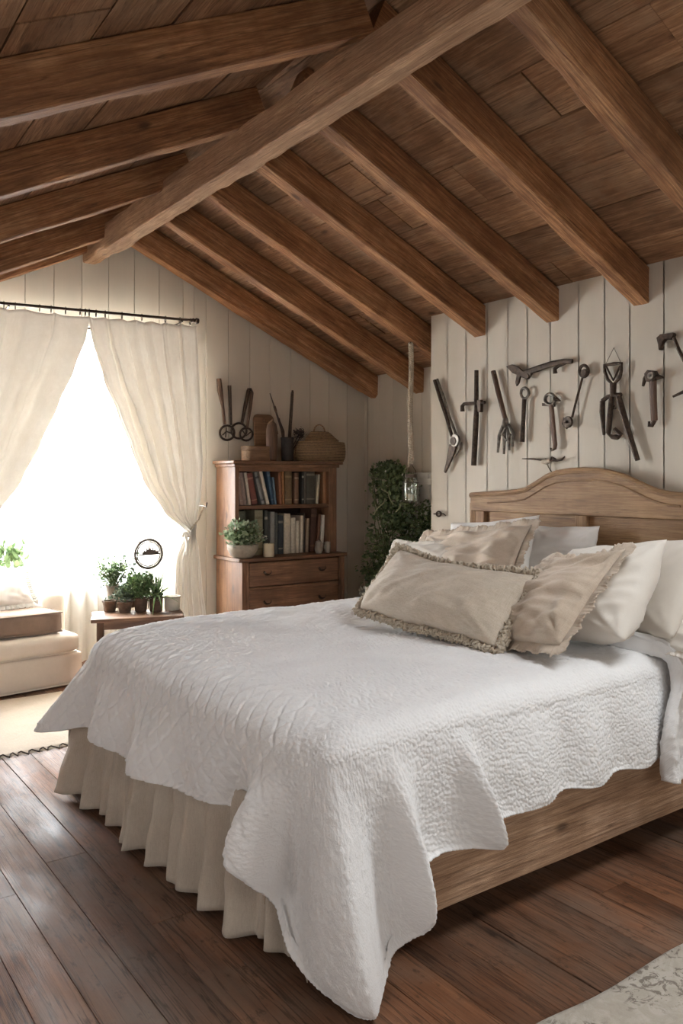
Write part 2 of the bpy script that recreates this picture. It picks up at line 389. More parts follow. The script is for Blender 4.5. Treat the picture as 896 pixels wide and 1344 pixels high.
# plank walls
def plank(mb, a, b, top0, top1, z0, fn, th=.02):
    """one vertical plank between wall coordinates a..b with a sloping top"""
    g = .0006; c = .0024
    vs = [fn(a + g, z0, th - .007), fn(b - g, z0, th - .007), fn(b - g, top1, th - .007), fn(a + g, top0, th - .007), fn(a + g + c, z0, th), fn(b - g - c, z0, th), fn(b - g - c, top1, th), fn(a + g + c, top0, th)]
    mb.add(vs, [(3, 2, 1, 0), (4, 5, 6, 7), (0, 1, 5, 4), (1, 2, 6, 5), (2, 3, 7, 6), (3, 0, 4, 7)])
wr = MB(); ys = [YEND]
while ys[-1] > YB: ys.append(ys[-1] - rnd.choice((.165, .18, .15, .19)))
ys[-1] = YB
for a, b in zip(ys, ys[1:]):
    plank(wr, a, b, 2.44, 2.44, 0, lambda p, z, d: Vector((XW + .02 - d, p, z)))
for k in range(3):
    plank(wr, XW + .02 + k * .16, XW + .02 + (k + 1) * .16, zr(XW + k * .16) + .19, zr(XW + (k + 1) * .16) + .19, 0, lambda p, z, d: Vector((p, YEND - .02 + d, z)))
wr.box2((XW + .022, YB, 0), (XW + .10, YEND - .02, 2.43))
props(wr.build('wall_right', M['wall'], org=(XW, 1, 0), smooth=False), kind='structure')
w2 = MB(); y = YEND - .02
while y < YG:
    plank(w2, y, min(y + .17, YG), zr(XR) + .19, zr(XR) + .19, 0, lambda p, z, d: Vector((XR + .02 - d, p, z))); y += .17
w2.box2((XR + .022, YEND - .1, 0), (XR + .08, YG + .1, zr(XR) + .2))
props(w2.build('wall_recess', M['wall'], org=(XR, 4.5, 0), smooth=False), kind='structure')
wg = MB(); x = XL
while x < XR:
    b = min(x + .178, XR); f = lambda p, z, d: Vector((p, YG + .02 - d, z))
    t0, t1 = zceil(x, YG) + .02, zceil(b, YG) + .02
    if b <= AX0 or x >= AX1: plank(wg, x, b, t0, t1, 0, f)
    elif x < AX0: plank(wg, x, AX0, t0, zceil(AX0, YG) + .02, 0, f); plank(wg, AX0, b, zceil(AX0, YG) + .02, t1, AZ, f)
    elif b > AX1: plank(wg, x, AX1, t0, zceil(AX1, YG) + .02, AZ, f); plank(wg, AX1, b, zceil(AX1, YG) + .02, t1, 0, f)
    else: plank(wg, x, b, t0, t1, AZ, f)
    x = b
wg.box2((XL, YG + .022, 0), (AX0, YG + .1, 1.5)); wg.box2((AX1, YG + .022, 0), (XR + .1, YG + .1, 2.1)); 
wg.box2((AX0, YG + .022, AZ), (AX1, YG + .1, 2.62))
for k in range(12):
    xa = XL + (XR + .1 - XL) * k / 12; xb = XL + (XR + .1 - XL) * (k + 1) / 12; base = 1.5 if xb < AX0 + .1 else (2.1 if xa > AX1 - .1 else AZ)
    wg.prism([(xa, min(base, zceil(xa, YG))), (xb, min(base, zceil(xb, YG))), (xb, zceil(xb, YG) + .02), (xa, zceil(xa, YG) + .02)], lambda a, b, d: Vector((a, d, b)), YG + .024, YG + .098)
props(wg.build('wall_gable', M['wall'], org=(1.5, YG, 0), smooth=False), kind='structure')
# window bay: side walls, ceiling, wall around the window
WX0, WX1, WZ0, WZ1 = .55, 2.47, .58, 2.27
wb = MB()
wb.box2((AX0 - .06, YG + .1, 0), (AX0, AY + .1, AZ + .05)); wb.box2((AX1, YG + .1, 0), (AX1 + .06, AY + .1, AZ + .05)); wb.box2((AX0, YG + .1, AZ), (AX1, AY + .1, AZ + .05))
wb.box2((AX0, AY, 0), (WX0, AY + .1, AZ)); wb.box2((WX1, AY, 0), (AX1, AY + .1, AZ)); wb.box2((WX0, AY, 0), (WX1, AY + .1, WZ0)); wb.box2((WX0, AY, WZ1), (WX1, AY + .1, AZ))
props(wb.build('wall_bay', M['wall'], org=(1.3, AY, 0), smooth=False, bevel=.004), kind='structure')
win = props(thing('window_1', None, None, ((WX0 + WX1) / 2, AY, WZ0)), kind='structure')
fr = MB()
for a, b in (((WX0, AY + .02, WZ0), (WX0 + .05, AY + .08, WZ1)), ((WX1 - .05, AY + .02, WZ0), (WX1, AY + .08, WZ1)), ((WX0 + .05, AY + .02, WZ0), (WX1 - .05, AY + .08, WZ0 + .05)), ((WX0 + .05, AY + .02, WZ1 - .05), (WX1 - .05, AY + .08, WZ1)),
             ((1.49, AY + .02, WZ0 + .05), (1.54, AY + .08, WZ1 - .05))): fr.box2(a, b)
for zz in (1.16, 1.72):
    for a, b in ((WX0 + .05, 1.49), (1.54, WX1 - .05)): fr.box2((a, AY + .035, zz), (b, AY + .065, zz + .022))
fr.build('frame', M['white_paint'], win, smooth=False, bevel=.003)
MB().box2((WX0 + .02, AY + .048, WZ0 + .02), (WX1 - .02, AY + .053, WZ1 - .02)).build('pane', M['glass'], win, smooth=False)
MB().box2((AX0 + .02, AY - .16, WZ0 - .035), (AX1 - .03, AY + .02, WZ0)).build('sill', M['white_paint'], win, smooth=False, bevel=.006)
# wall behind the camera with an unseen window added for fill, and the low wall under the left eave
NX0, NX1, NZ0, NZ1 = -.7, 1.7, .95, 2.12
wk = MB()
wk.box2((XL - .1, YB - .1, 0), (NX0, YB, 1.5)); wk.box2((NX1, YB - .1, 0), (XR + .1, YB, 2.2)); wk.box2((NX0, YB - .1, 0), (NX1, YB, NZ0))
wk.box2((NX0, YB - .1, NZ1), (NX1, YB, 2.6))
for k in range(16):
    xa = XL - .1 + (XW + .2 - XL) * k / 16; xb = XL - .1 + (XW + .2 - XL) * (k + 1) / 16; base = 1.45 if xb < NX0 + .1 else (2.15 if xa > NX1 - .1 else NZ1 + .02)
    wk.prism([(xa, min(base, zceil(xa, YB))), (xb, min(base, zceil(xb, YB))), (xb, zceil(xb, YB) + .02), (xa, zceil(xa, YB) + .02)], lambda a, b, d: Vector((a, d, b)), YB - .1, YB)
props(wk.build('wall_back', M['wall'], org=(1.5, YB, 0), smooth=False), kind='structure')
w2n = props(thing('added_window_2', None, None, ((NX0 + NX1) / 2, YB, NZ0)), kind='structure'); fr = MB()
for a, b in (((NX0, YB - .08, NZ0), (NX0 + .05, YB - .02, NZ1)), ((NX1 - .05, YB - .08, NZ0), (NX1, YB - .02, NZ1)), ((NX0, YB - .08, NZ0), (NX1, YB - .02, NZ0 + .05)), ((NX0, YB - .08, NZ1 - .05), (NX1, YB - .02, NZ1)), ((.48, YB - .08, NZ0), (.52, YB - .02, NZ1))): fr.box2(a, b)
fr.build('frame', M['white_paint'], w2n, smooth=False)
wlf = MB(); y = YB
LY0, LY1, LZ0, LZ1 = .9, 3.3, .42, 1.22
fl_ = lambda p, z, d: Vector((XL - .02 + d, p, z))
while y < YG:
    e = min(y + .18, YG); t = zl(XL, y) + .17
    if e <= LY0 or y >= LY1: plank(wlf, y, e, t, t, 0, fl_)
    else: plank(wlf, y, e, LZ0, LZ0, 0, fl_); plank(wlf, y, e, t, t, LZ1, fl_)
    y = e
wlf.box2((XL - .1, YB, 0), (XL - .022, LY0, 1.62)); wlf.box2((XL - .1, LY1, 0), (XL - .022, YG, 1.62)); wlf.box2((XL - .1, LY0, 0), (XL - .022, LY1, LZ0)); wlf.box2((XL - .1, LY0, LZ1), (XL - .022, LY1, 1.62))
w3n = props(thing('added_window_3', None, None, (XL, (LY0 + LY1) / 2, LZ0)), kind='structure'); fr = MB()  # unseen window added so fill reaches the bed foot and rafters
for a, b in (((XL - .09, LY0 - .1, LZ0), (XL - .03, LY0 + .05, LZ1)), ((XL - .09, LY1 - .05, LZ0), (XL - .03, LY1 + .1, LZ1)), ((XL - .09, LY0, LZ0), (XL - .03, LY1, LZ0 + .05)), ((XL - .09, LY0, LZ1 - .05), (XL - .03, LY1, LZ1)), ((XL - .09, 1.68, LZ0), (XL - .03, 1.72, LZ1)), ((XL - .09, 2.48, LZ0), (XL - .03, 2.52, LZ1))): fr.box2(a, b)
fr.build('frame', M['white_paint'], w3n, smooth=False)
props(wlf.build('wall_left', M['wall'], org=(XL, 1, 0), smooth=False), kind='structure')
# boarded ceiling
cb = MB(); SKX0, SKX1, SKY0, SKY1 = 2.02, 2.90, .02, .98
def ceil_side(x0, x1, zf, step, up):
    n = int(abs(x1 - x0) / step); e = (x1 - x0) / n
    for k in range(n):
        xa, xb = x0 + k * e, x0 + (k + 1) * e; s = .0035 * (1 if e > 0 else -1); y = YB - rnd.random()
        while y < YG + .02:
            L = rnd.choice((.56, 1.12, 1.12, 1.68, 2.2)); ya, yb = y + .002, min(y + L - .002, YG + .02); dz = rnd.uniform(0, .008)
            for ya, yb in ([(ya, yb)] if not (up and xb > SKX0 and xa < SKX1) else [(ya, min(yb, SKY0)), (max(ya, SKY1), yb)]):
                if yb <= ya: continue
                vs = [Vector((xx, yy, zf(xx, yy) + dz + t)) for t in (0, .022) for xx, yy in ((xa + s, ya), (xb - s, ya), (xb - s, yb), (xa + s, yb))]
                cb.add(vs, [(0, 1, 2, 3), (7, 6, 5, 4), (0, 4, 5, 1), (1, 5, 6, 2), (2, 6, 7, 3), (3, 7, 4, 0)])
            y += L
xm = 1.93
ceil_side(1.68, XR + .06, lambda x, y: zr(x) + .185, .235, 1)
ceil_side(2.10, XL - .06, lambda x, y: zl(x, y) + .165, .25, 0)
co = cb.build('ceiling', M['ceil'], org=(xm, 1.5, 3.0), smooth=False); props(co, kind='structure')
rb = MB(); fR, fL = lambda x, y: zr(x) + .185, lambda x, y: zl(x, y) + .165
for (xa, xb, y0, y1, zf) in ((1.66, SKX0, YB - .1, YG + .1, fR), (SKX1, XR + .1, YB - .1, YG + .1, fR), (SKX0, SKX1, YB - .1, SKY0, fR), (SKX0, SKX1, SKY1, YG + .1, fR), (2.12, XL - .1, YB - .1, YG + .1, fL)):
    vs = [Vector((xx, yy, zf(xx, yy) + t)) for t in (.034, .08) for xx, yy in ((xa, y0), (xb, y0), (xb, y1), (xa, y1))]
    rb.add(vs, [(0, 1, 2, 3), (7, 6, 5, 4), (0, 4, 5, 1), (1, 5, 6, 2), (2, 6, 7, 3), (3, 7, 4, 0)])
sky_ = props(thing('added_window_4', None, None, ((SKX0 + SKX1) / 2, (SKY0 + SKY1) / 2, zr(2.46) + .185)), kind='structure'); fr = MB()  # unseen skylight added to brighten the bed top and near side
for xa, xb, y0, y1 in ((SKX0 - .01, SKX0 + .04, SKY0, SKY1), (SKX1 - .04, SKX1 + .01, SKY0, SKY1), (SKX0, SKX1, SKY0 - .01, SKY0 + .04), (SKX0, SKX1, SKY1 - .04, SKY1 + .01)):
    vs = [Vector((xx, yy, fR(xx, yy) + t)) for t in (-.01, .10) for xx, yy in ((xa, y0), (xb, y0), (xb, y1), (xa, y1))]
    fr.add(vs, [(0, 1, 2, 3), (7, 6, 5, 4), (0, 4, 5, 1), (1, 5, 6, 2), (2, 6, 7, 3), (3, 7, 4, 0)])
fr.build('frame', M['white_paint'], sky_, smooth=False)
props(rb.build('roof', M['soil'], org=(xm, 1.5, 3.1), smooth=False), kind='structure')
# hewn timbers
def hewn(name, p0, p1, w, d, mat, seed, rough=.006, ch=.012, label=None, cat=None, group=None):
    """timber whose bottom centre line runs p0 -> p1; local X is the grain"""
    p0, p1 = Vector(p0), Vector(p1); L = (p1 - p0).length; ax = (p1 - p0).normalized(); side = Vector((0, 0, 1)).cross(ax).normalized(); up = ax.cross(side)
    Mx = Matrix((ax, side, up)).transposed().to_4x4(); Mx.translation = p0
    n = max(24, int(L / .035)); prof = []
    def seg(a, b, k):
        for i in range(k): prof.append((a[0] + (b[0] - a[0]) * i / k, a[1] + (b[1] - a[1]) * i / k))
    h = w / 2
    C = [(-h + ch, 0), (h - ch, 0), (h, ch), (h, d - ch), (h - ch, d), (-h + ch, d), (-h, d - ch), (-h, ch)]
    for i in range(8): seg(C[i], C[(i + 1) % 8], 5 if i % 4 == 0 else (6 if i % 2 == 0 else 2))
    m = len(prof); mb = MB(); vs = []
    for i in range(n + 1):
        xx = L * i / n
        for (a, b) in prof:
            q = nz(xx * 2.2 + seed * 7.3, a * 9 + seed, b * 9) * rough * 1.5 + nz(xx * 9 + seed, a * 30, b * 30 + seed) * rough * .7
            edge = 1.0 if (abs(abs(a) - h) < ch * 1.1 and (b < ch * 1.1)) else 0.0
            chip = max(0, nz(xx * 5 + seed * 3, a * 3, 7.7) - .15) * edge * .022
            k = 1 + (q - chip) / max(h, .05)
            bend = nz(xx * .6, seed * 5.1) * rough * 1.5
            vs.append((xx, a * k + bend, d / 2 + (b - d / 2) * (1 + (q - chip) / (d / 2))))
    fs = [(i * m + j, i * m + (j + 1) % m, (i + 1) * m + (j + 1) % m, (i + 1) * m + j) for i in range(n) for j in range(m)]
    fs += [tuple(range(m - 1, -1, -1)), tuple(n * m + j for j in range(m))]
    mb.add(vs, fs); o = mb.build(name, mat, matrix=Mx, angle=.45)
    return props(o, label, cat, group)
hewn('ridge_beam', (1.812, YB, 2.75), (1.812, YG + .01, 2.75), .098, .165, M['ridge'], 3.3, .0055, .005, 'thick pale rough hewn ridge beam running lengthwise under the roof peak', 'beam')
rl = ['reddish sloping rafter lying against the gable wall, right roof slope', 'sloping rafter second from the gable wall, dying into the recess wall, right slope', 'sloping rafter carrying the white rope, third from the gable, right slope',
      'sloping rafter ending on the planked wall above the long crossbar rod, right slope', 'sloping rafter ending on the planked wall above the small hammer, right slope', 'sloping rafter ending on the planked wall above the dark hook hammer, right slope', 'sloping rafter nearest the viewer, leaving the frame at upper right']
for k, yc in enumerate((5.21, 4.66, 4.10, 3.54, 2.985, 2.43, 1.86)):
    xe = XR + .012 if yc > YEND else XW + .012
    xs = ridge_x(yc) - .02
    if k == 0: xe = XR - .01
    hewn('rafter', (xs, yc, zr(xs)), (xe, yc, zr(xe)), .092, .176 * math.cos(math.atan(SR)) + .004, M['rafter'], k * 1.7 + .4, .0028, .005, rl[k], 'rafter', 'rafters of the right roof slope')
ll = ['dark thin rafter lying against the gable wall, left roof slope', 'dark rafter second from the gable wall, left slope', 'dark rafter third from the gable wall, left slope', 'dark rafter with round knots, fourth from the gable wall, left slope', 'broad dark rafter fifth from the gable wall, left slope', 'dark rafter cut off by the top left corner, left slope']
for k, yc in enumerate((5.24, 4.95, 4.08, 3.25, 2.42, 1.62)):
    xs = ridge_x(yc) - .01; xe = XL + .012
    hewn('rafter', (xe, yc, zl(xe, yc)), (xs, yc, zl(xs, yc)), .10 if k else .07, .150, M['rafter'], k * 2.3 + 20.4, .0028, .005, ll[k], 'rafter', 'rafters of the left roof slope')
# ================================================================== BED
BX0, BX1, BY0, BY1, BZ = 1.19, 3.50, 1.70, 3.50, .70
bed = thing('bed', 'large wooden double bed with arched headboard, white bedding and pleated foot skirt', 'bed', (2.35, 2.6, 0))
# headboard on the wall: outline in (Y, z)
HB = [(616.5, 651), (640, 649.5), (663, 648), (678, 646.5), (689, 644), (702, 636), (716, 627), (729, 622), (746, 619.3), (765, 618.5), (782, 619.2), (798, 621.5), (818, 627), (838, 636.5), (852, 643), (864, 647.5), (878, 650.5), (893, 652)]
XH = 3.545
hbp = [atX(a, b, XH - .03) for a, b in HB]; top = [(p.y, p.z) for p in hbp] + [(1.93, hbp[-1].z - .002)]
yl, yr = top[0][0], top[-1][0]
zb = 1.155
hb = MB().prism(top + [(yr, zb), (yl, zb)], lambda a, b, d: Vector((d, a, b)), XH - .03, XH + .03).build('headboard', M['head_x'], bed, bevel=.006, angle=.5)
mo = MB(); mo.tube([Vector((XH - .022, a, b + .004)) for a, b in top], .017, 8, flat=1.0); mo.tube([Vector((XH - .032, a, b - .045)) for a, b in top[1:-1]], .006, 6)
mo.build('crown_molding', M['head_x'], hb)
def stile(yc, w, z0, z1, d=.026): return MB().box2((XH - d, yc - w / 2, z0), (XH + .02, yc + w / 2, z1))
for yc in (yl - .075, (yl + yr) / 2 + .0, yr + .06): stile(yc, .075, .45, zb + .002).build('stile', M['head_z'], hb, bevel=.006)
pp = MB()
for k in range(4): pp.box2((XH - .03 + .004 * k, yl - .018 - .010 * k + .004, .25), (XH + .028, yl - .010 - .010 * k + .012, zb + .05 - .012 * k))
pp.build('fluted_post', M['head_z'], hb, bevel=.002)
MB().box2((XH - .028, yr, .25), (XH + .028, yr + .04, zb + .02)).build('post', M['head_z'], hb, bevel=.004)
for a, b in ((yl - .11, (yl + yr) / 2 + .036), ((yl + yr) / 2 - .036, yr + .09)):
    pn = MB(); n = 4; z0, z1 = .45, zb + .005
    for k in range(n): pn.box2((XH - .002, b, z0 + (z1 - z0) * k / n + .0015), (XH + .015, a, z0 + (z1 - z0) * (k + 1) / n - .0015))
    pn.build('panel', M['head_x'], hb, bevel=.003)
MB().box2((XH - .026, yr + .03, .36), (XH + .02, yl - .03, .46)).build('lower_rail', M['head_x'], hb, bevel=.004)
# side rails
for yc, tag in ((1.755, 1), (3.47, 0)):
    hewnr = MB(); n = 40
    def fn(u, v, yc=yc): return None
    vs = []
    pr = [(-.024, .118), (-.026, .126), (-.026, .37), (-.022, .376), (.022, .376), (.026, .37), (.026, .126), (.022, .118)]
    for i in range(n + 1):
        xx = 1.22 + (3.50 - 1.22) * i / n
        for a, b in pr: vs.append((xx, yc + a + nz(xx * 3, b * 12, tag) * .002, b + nz(xx * 2.5, a * 30, 3 + tag) * .004))
    fs = [(i * 8 + j, i * 8 + (j + 1) % 8, (i + 1) * 8 + (j + 1) % 8, (i + 1) * 8 + j) for i in range(n) for j in range(8)] + [tuple(range(7, -1, -1)), tuple(n * 8 + j for j in range(8))]
    hewnr.add(vs, fs).build('side_rail', M['rail'], bed, angle=.6)
MB().box2((1.205, 1.75, .118), (1.255, 3.47, .376)).build('foot_rail', M['head_x'], bed, bevel=.006)
for xx in (1.34, 3.44):
    for yy in (1.86, 3.38): MB().box2((xx - .04, yy - .04, 0), (xx + .04, yy + .04, .13)).build('leg', M['head_z'], bed, bevel=.005)
mt = MB(); n = 24
def rrect(x0, x1, y0, y1, r, k=8):
    P = []
    for cx, cy, a0 in ((x1 - r, y1 - r, 0), (x0 + r, y1 - r, 90), (x0 + r, y0 + r, 180), (x1 - r, y0 + r, 270)):
        for i in range(k + 1): a = R(a0 + 90 * i / k); P.append((cx + r * math.cos(a), cy + r * math.sin(a)))
    return P
rings = []
for ins, zz in ((.03, .36), (.0, .38), (-.004, .52), (0, .64), (.012, .672), (.035, .692), (.07, .70)): rings.append([(x, y, zz) for x, y in rrect(BX0 + .085 + ins, BX1 - ins, BY0 + .07 + ins, BY1 - ins, .10)])
m_ = len(rings[0]); vs = [p for r_ in rings for p in r_]; fs = [(k * m_ + j, k * m_ + (j + 1) % m_, (k + 1) * m_ + (j + 1) % m_, (k + 1) * m_ + j) for k in range(len(rings) - 1) for j in range(m_)] + [tuple(range(m_ - 1, -1, -1)), tuple((len(rings) - 1) * m_ + j for j in range(m_))]
mt.add(vs, fs).build('mattress', M['sheet'], bed, angle=1.2)
# pleated skirt along the foot
sk = MB(); pts = []
NP = 420
def skirt(u, v):
    y = 3.56 - u * (3.56 - 1.80); tk_ = min(1, max(0, (2.14 - y) / .2)); x = 1.185 + .045 * tk_ * tk_ * (3 - 2 * tk_)
    ph = y * 1.0
    fold = (math.sin(ph * 33 + 4.2 * nz(ph * 4.5, 2.2)) * .75 + nz(ph * 14, 3.1) * .8 + .35 * math.sin(ph * 67 + nz(ph * 5, 9) * 4)) * (.040 + .024 * nz(ph * 3, 7.7)) * (v ** .5)
    flare = (.055 - .05 * u ** 2) * v + .07 * max(0, (y - 3.38) / .18) * v
    z = .43 + (.016 + .012 * nz(ph * 9, 5.5) - .43) * v
    return Vector((x - flare - fold + nz(y * 20, z * 14, 2) * .008, y + nz(ph * 14, v * 1.2, 8) * .014 * v, z))
sk.grid(NP, 26, skirt).build('foot_skirt', M['skirt'], bed, angle=None, solid=.002)
sk2 = MB()
def skirt2(u, v):
    x = 1.12 + .35 * u; return Vector((x, 3.56 + .02 * math.sin(x * 60) * v + .02 * v, .43 - .415 * v))
sk2.grid(60, 14, skirt2).build('side_skirt', M['skirt'], bed, angle=None, solid=.002)
# ------------------------------------------------------------------ quilt
def pn(x, y, seed=0):
    """2-D gradient noise on arrays"""
    xi, yi = np.floor(x).astype(np.int64), np.floor(y).astype(np.int64); xf, yf = x - xi, y - yi
    def g(ix, iy, dx, dy):
        h = (ix * 374761393 + iy * 668265263 + seed * 974711) & 0x7fffffff; h = ((h ^ (h >> 13)) * 1274126177) & 0x7fffffff; a = (h % 4096) / 4096.0 * 2 * np.pi
        return np.cos(a) * dx + np.sin(a) * dy
    u, v = xf * xf * xf * (xf * (xf * 6 - 15) + 10), yf * yf * yf * (yf * (yf * 6 - 15) + 10)
    a = g(xi, yi, xf, yf) * (1 - u) + g(xi + 1, yi, xf - 1, yf) * u; b = g(xi, yi + 1, xf, yf - 1) * (1 - u) + g(xi + 1, yi + 1, xf - 1, yf - 1) * u
    return a * (1 - v) + b * v
def cellular(x, y, seed=0, jit=.9):
    xi, yi = np.floor(x).astype(np.int64), np.floor(y).astype(np.int64); f1 = np.full(x.shape, 9.0); f2 = f1.copy()
    for dx in (-1, 0, 1):
        for dy in (-1, 0, 1):
            ix, iy = xi + dx, yi + dy; h = (ix * 374761393 + iy * 668265263 + seed * 31337) & 0x7fffffff; h = ((h ^ (h >> 13)) * 1274126177) & 0x7fffffff
            px = ix + .5 + jit * ((h % 1024) / 1024.0 - .5); py = iy + .5 + jit * (((h >> 10) % 1024) / 1024.0 - .5); d = np.hypot(px - x, py - y)
            f2 = np.where(d < f1, f1, np.minimum(f2, d)); f1 = np.minimum(f1, d)
    return f1, f2
def sstep(a, b, x):
    t = np.clip((x - a) / (b - a), 0, 1); return t * t * (3 - 2 * t)
# edge of the bed top, hem below it, fold depth half way down
CT = [(2.70, 3.50, 2.70, 3.56, .36, 0), (2.2, 3.50, 2.2, 3.585, .36, 0), (1.75, 3.50, 1.75, 3.60, .36, 0), (1.45, 3.50, 1.40, 3.63, .33, 0), (1.30, 3.50, 1.12, 3.665, .295, 0), (1.19, 3.455, .985, 3.56, .288, .01), (1.155, 3.36, 1.03, 3.42, .315, .0), (1.15, 3.25, 1.115, 3.30, .345, -.02), (1.15, 3.05, 1.06, 3.09, .35, .02),
      (1.15, 2.85, 1.11, 2.87, .345, -.015), (1.15, 2.65, 1.05, 2.66, .35, .02), (1.15, 2.45, 1.11, 2.45, .36, -.015), (1.15, 2.28, 1.13, 2.28, .365, 0), (1.15, 2.12, 1.195, 2.12, .375, -.03), (1.15, 2.00, 1.15, 2.03, .35, -.01), (1.15, 1.93, 1.055, 1.965, .305, .045), (1.15, 1.87, 1.075, 1.90, .275, .015), (1.153, 1.82, 1.16, 1.915, .19, -.05), (1.165, 1.775, 1.172, 1.845, .085, -.04), (1.18, 1.74, 1.185, 1.71, .045, .015),
      (1.205, 1.712, 1.25, 1.60, .016, .06), (1.24, 1.692, 1.31, 1.632, .045, .01), (1.28, 1.683, 1.372, 1.668, .10, -.042), (1.33, 1.68, 1.405, 1.635, .145, -.03), (1.375, 1.68, 1.437, 1.595, .185, .055), (1.415, 1.68, 1.462, 1.635, .225, .02), (1.45, 1.68, 1.49, 1.68, .285, -.015), (1.51, 1.68, 1.565, 1.685, .31, -.022), (1.58, 1.68, 1.645, 1.65, .315, -.02), (1.63, 1.68, 1.705, 1.582, .325, .04), (1.665, 1.68, 1.718, 1.655, .352, 0),
      (1.73, 1.68, 1.775, 1.665, .362, -.015), (1.95, 1.68, 1.955, 1.645, .366, .01), (2.07, 1.68, 2.07, 1.668, .382, -.01), (2.2, 1.68, 2.2, 1.645, .368, .008), (2.33, 1.68, 2.33, 1.668, .386, -.008), (2.48, 1.68, 2.48, 1.648, .37, .006), (2.60, 1.68, 2.60, 1.665, .388, 0), (2.70, 1.68, 2.70, 1.664, .375, 0)]
C = np.array(CT); seglen = np.linalg.norm(np.diff(C[:, :2], axis=0), axis=1) + .6 * np.linalg.norm(np.diff(C[:, 2:5], axis=0), axis=1); cum = np.concatenate(([0], np.cumsum(seglen)))
def catmull(ctrl, cum, s):
    n = len(cum); tang = np.zeros_like(ctrl)
    tang[1:-1] = (ctrl[2:] - ctrl[:-2]) / (cum[2:] - cum[:-2])[:, None]; tang[0] = (ctrl[1] - ctrl[0]) / (cum[1] - cum[0]); tang[-1] = (ctrl[-1] - ctrl[-2]) / (cum[-1] - cum[-2])
    i = np.clip(np.searchsorted(cum, s) - 1, 0, n - 2); h = (cum[i + 1] - cum[i])[:, None]; t = ((s - cum[i])[:, None]) / h
    return (2 * t**3 - 3 * t**2 + 1) * ctrl[i] + (t**3 - 2 * t**2 + t) * h * tang[i] + (-2 * t**3 + 3 * t**2) * ctrl[i + 1] + (t**3 - t**2) * h * tang[i + 1]
S = np.concatenate((np.linspace(0, cum[4], 120, endpoint=False), np.linspace(cum[4], cum[-1], 1180))); NS = len(S); D = catmull(C, cum, S)
NT_, NA, ND = 170, 44, 92; ZT = .722
tx, ty, hx, hy, hz, fd = D.T
tan = np.gradient(D[:, :2], S, axis=0); nrm = np.stack([tan[:, 1], -tan[:, 0]], 1); nrm /= np.linalg.norm(nrm, axis=1)[:, None]
nrm *= np.sign(((D[:, :2] - np.array([2.0, 2.6])) * nrm).sum(1))[:, None]
for _ in range(60): nrm[1:-1] = (nrm[:-2] + nrm[1:-1] * 2 + nrm[2:]) / 4
nrm /= np.linalg.norm(nrm, axis=1)[:, None]; n0, n1 = nrm.T
foot = sstep(1.75, 1.2, tx) * sstep(1.66, 1.84, ty); rad = .095 + .070 * foot; rz = .075 + .035 * foot; drp = .030 * np.clip((1.7 - tx) / .55, 0, 1) ** 2
ex, ey = tx - n0 * rad, ty - n1 * rad; sx = np.maximum(1.95, tx); sy = np.full(NS, 2.6)
f = (np.arange(NT_) / NT_)[None, :]; cols = []
X1 = sx[:, None] + (ex - sx)[:, None] * f; Y1 = sy[:, None] + (ey - sy)[:, None] * f; Z1 = ZT - .030 * np.clip((1.7 - X1) / .55, 0, 1) ** 2
a = (np.arange(NA) / NA * PI / 2)[None, :]; X2 = ex[:, None] + (n0 * rad)[:, None] * np.sin(a); Y2 = ey[:, None] + (n1 * rad)[:, None] * np.sin(a); Z2 = ZT - rz[:, None] * (1 - np.cos(a)) - .030 * np.clip((1.7 - X2) / .55, 0, 1) ** 2
L0 = PI / 2 * (rad + rz) / 2; U2 = ex[:, None] + n0[:, None] * a * ((rad + rz) / 2)[:, None]; V2 = ey[:, None] + n1[:, None] * a * ((rad + rz) / 2)[:, None]
g = (np.arange(ND + 1) / ND)[None, :]; e = g ** 1.6 * .3 + g * .7; z0 = ZT - rz - drp; dl = np.sqrt((z0 - hz) ** 2 + (hx - tx) ** 2 + (hy - ty) ** 2)
mid = (g ** 1.35) * (1 - g) ** .5 * 2.4
off = .012 * np.sin(g * PI) + fd[:, None] * mid
X3 = tx[:, None] + (hx - tx)[:, None] * e + n0[:, None] * off; Y3 = ty[:, None] + (hy - ty)[:, None] * e + n1[:, None] * off; Z3 = z0[:, None] + (hz - z0)[:, None] * g
U3 = ex[:, None] + n0[:, None] * (L0[:, None] + dl[:, None] * g); V3 = ey[:, None] + n1[:, None] * (L0[:, None] + dl[:, None] * g)
lip = [(.003, -.004), (-.005, -.007), (-.012, -.002), (-.013, .03)]
X4 = np.stack([X3[:, -1] + n0 * o for o, _ in lip], 1); Y4 = np.stack([Y3[:, -1] + n1 * o for o, _ in lip], 1); Z4 = np.stack([Z3[:, -1] + d for _, d in lip], 1)
U4 = np.repeat(U3[:, -1:], 4, 1); V4 = np.repeat(V3[:, -1:], 4, 1)
XX, YY, ZZ = (np.concatenate(t, 1) for t in ((X1, X2, X3, X4), (Y1, Y2, Y3, Y4), (Z1, Z2, Z3, Z4))); UU, VV = np.concatenate((X1, U2, U3, U4), 1), np.concatenate((Y1, V2, V3, V4), 1)
W_ = XX.shape[1]
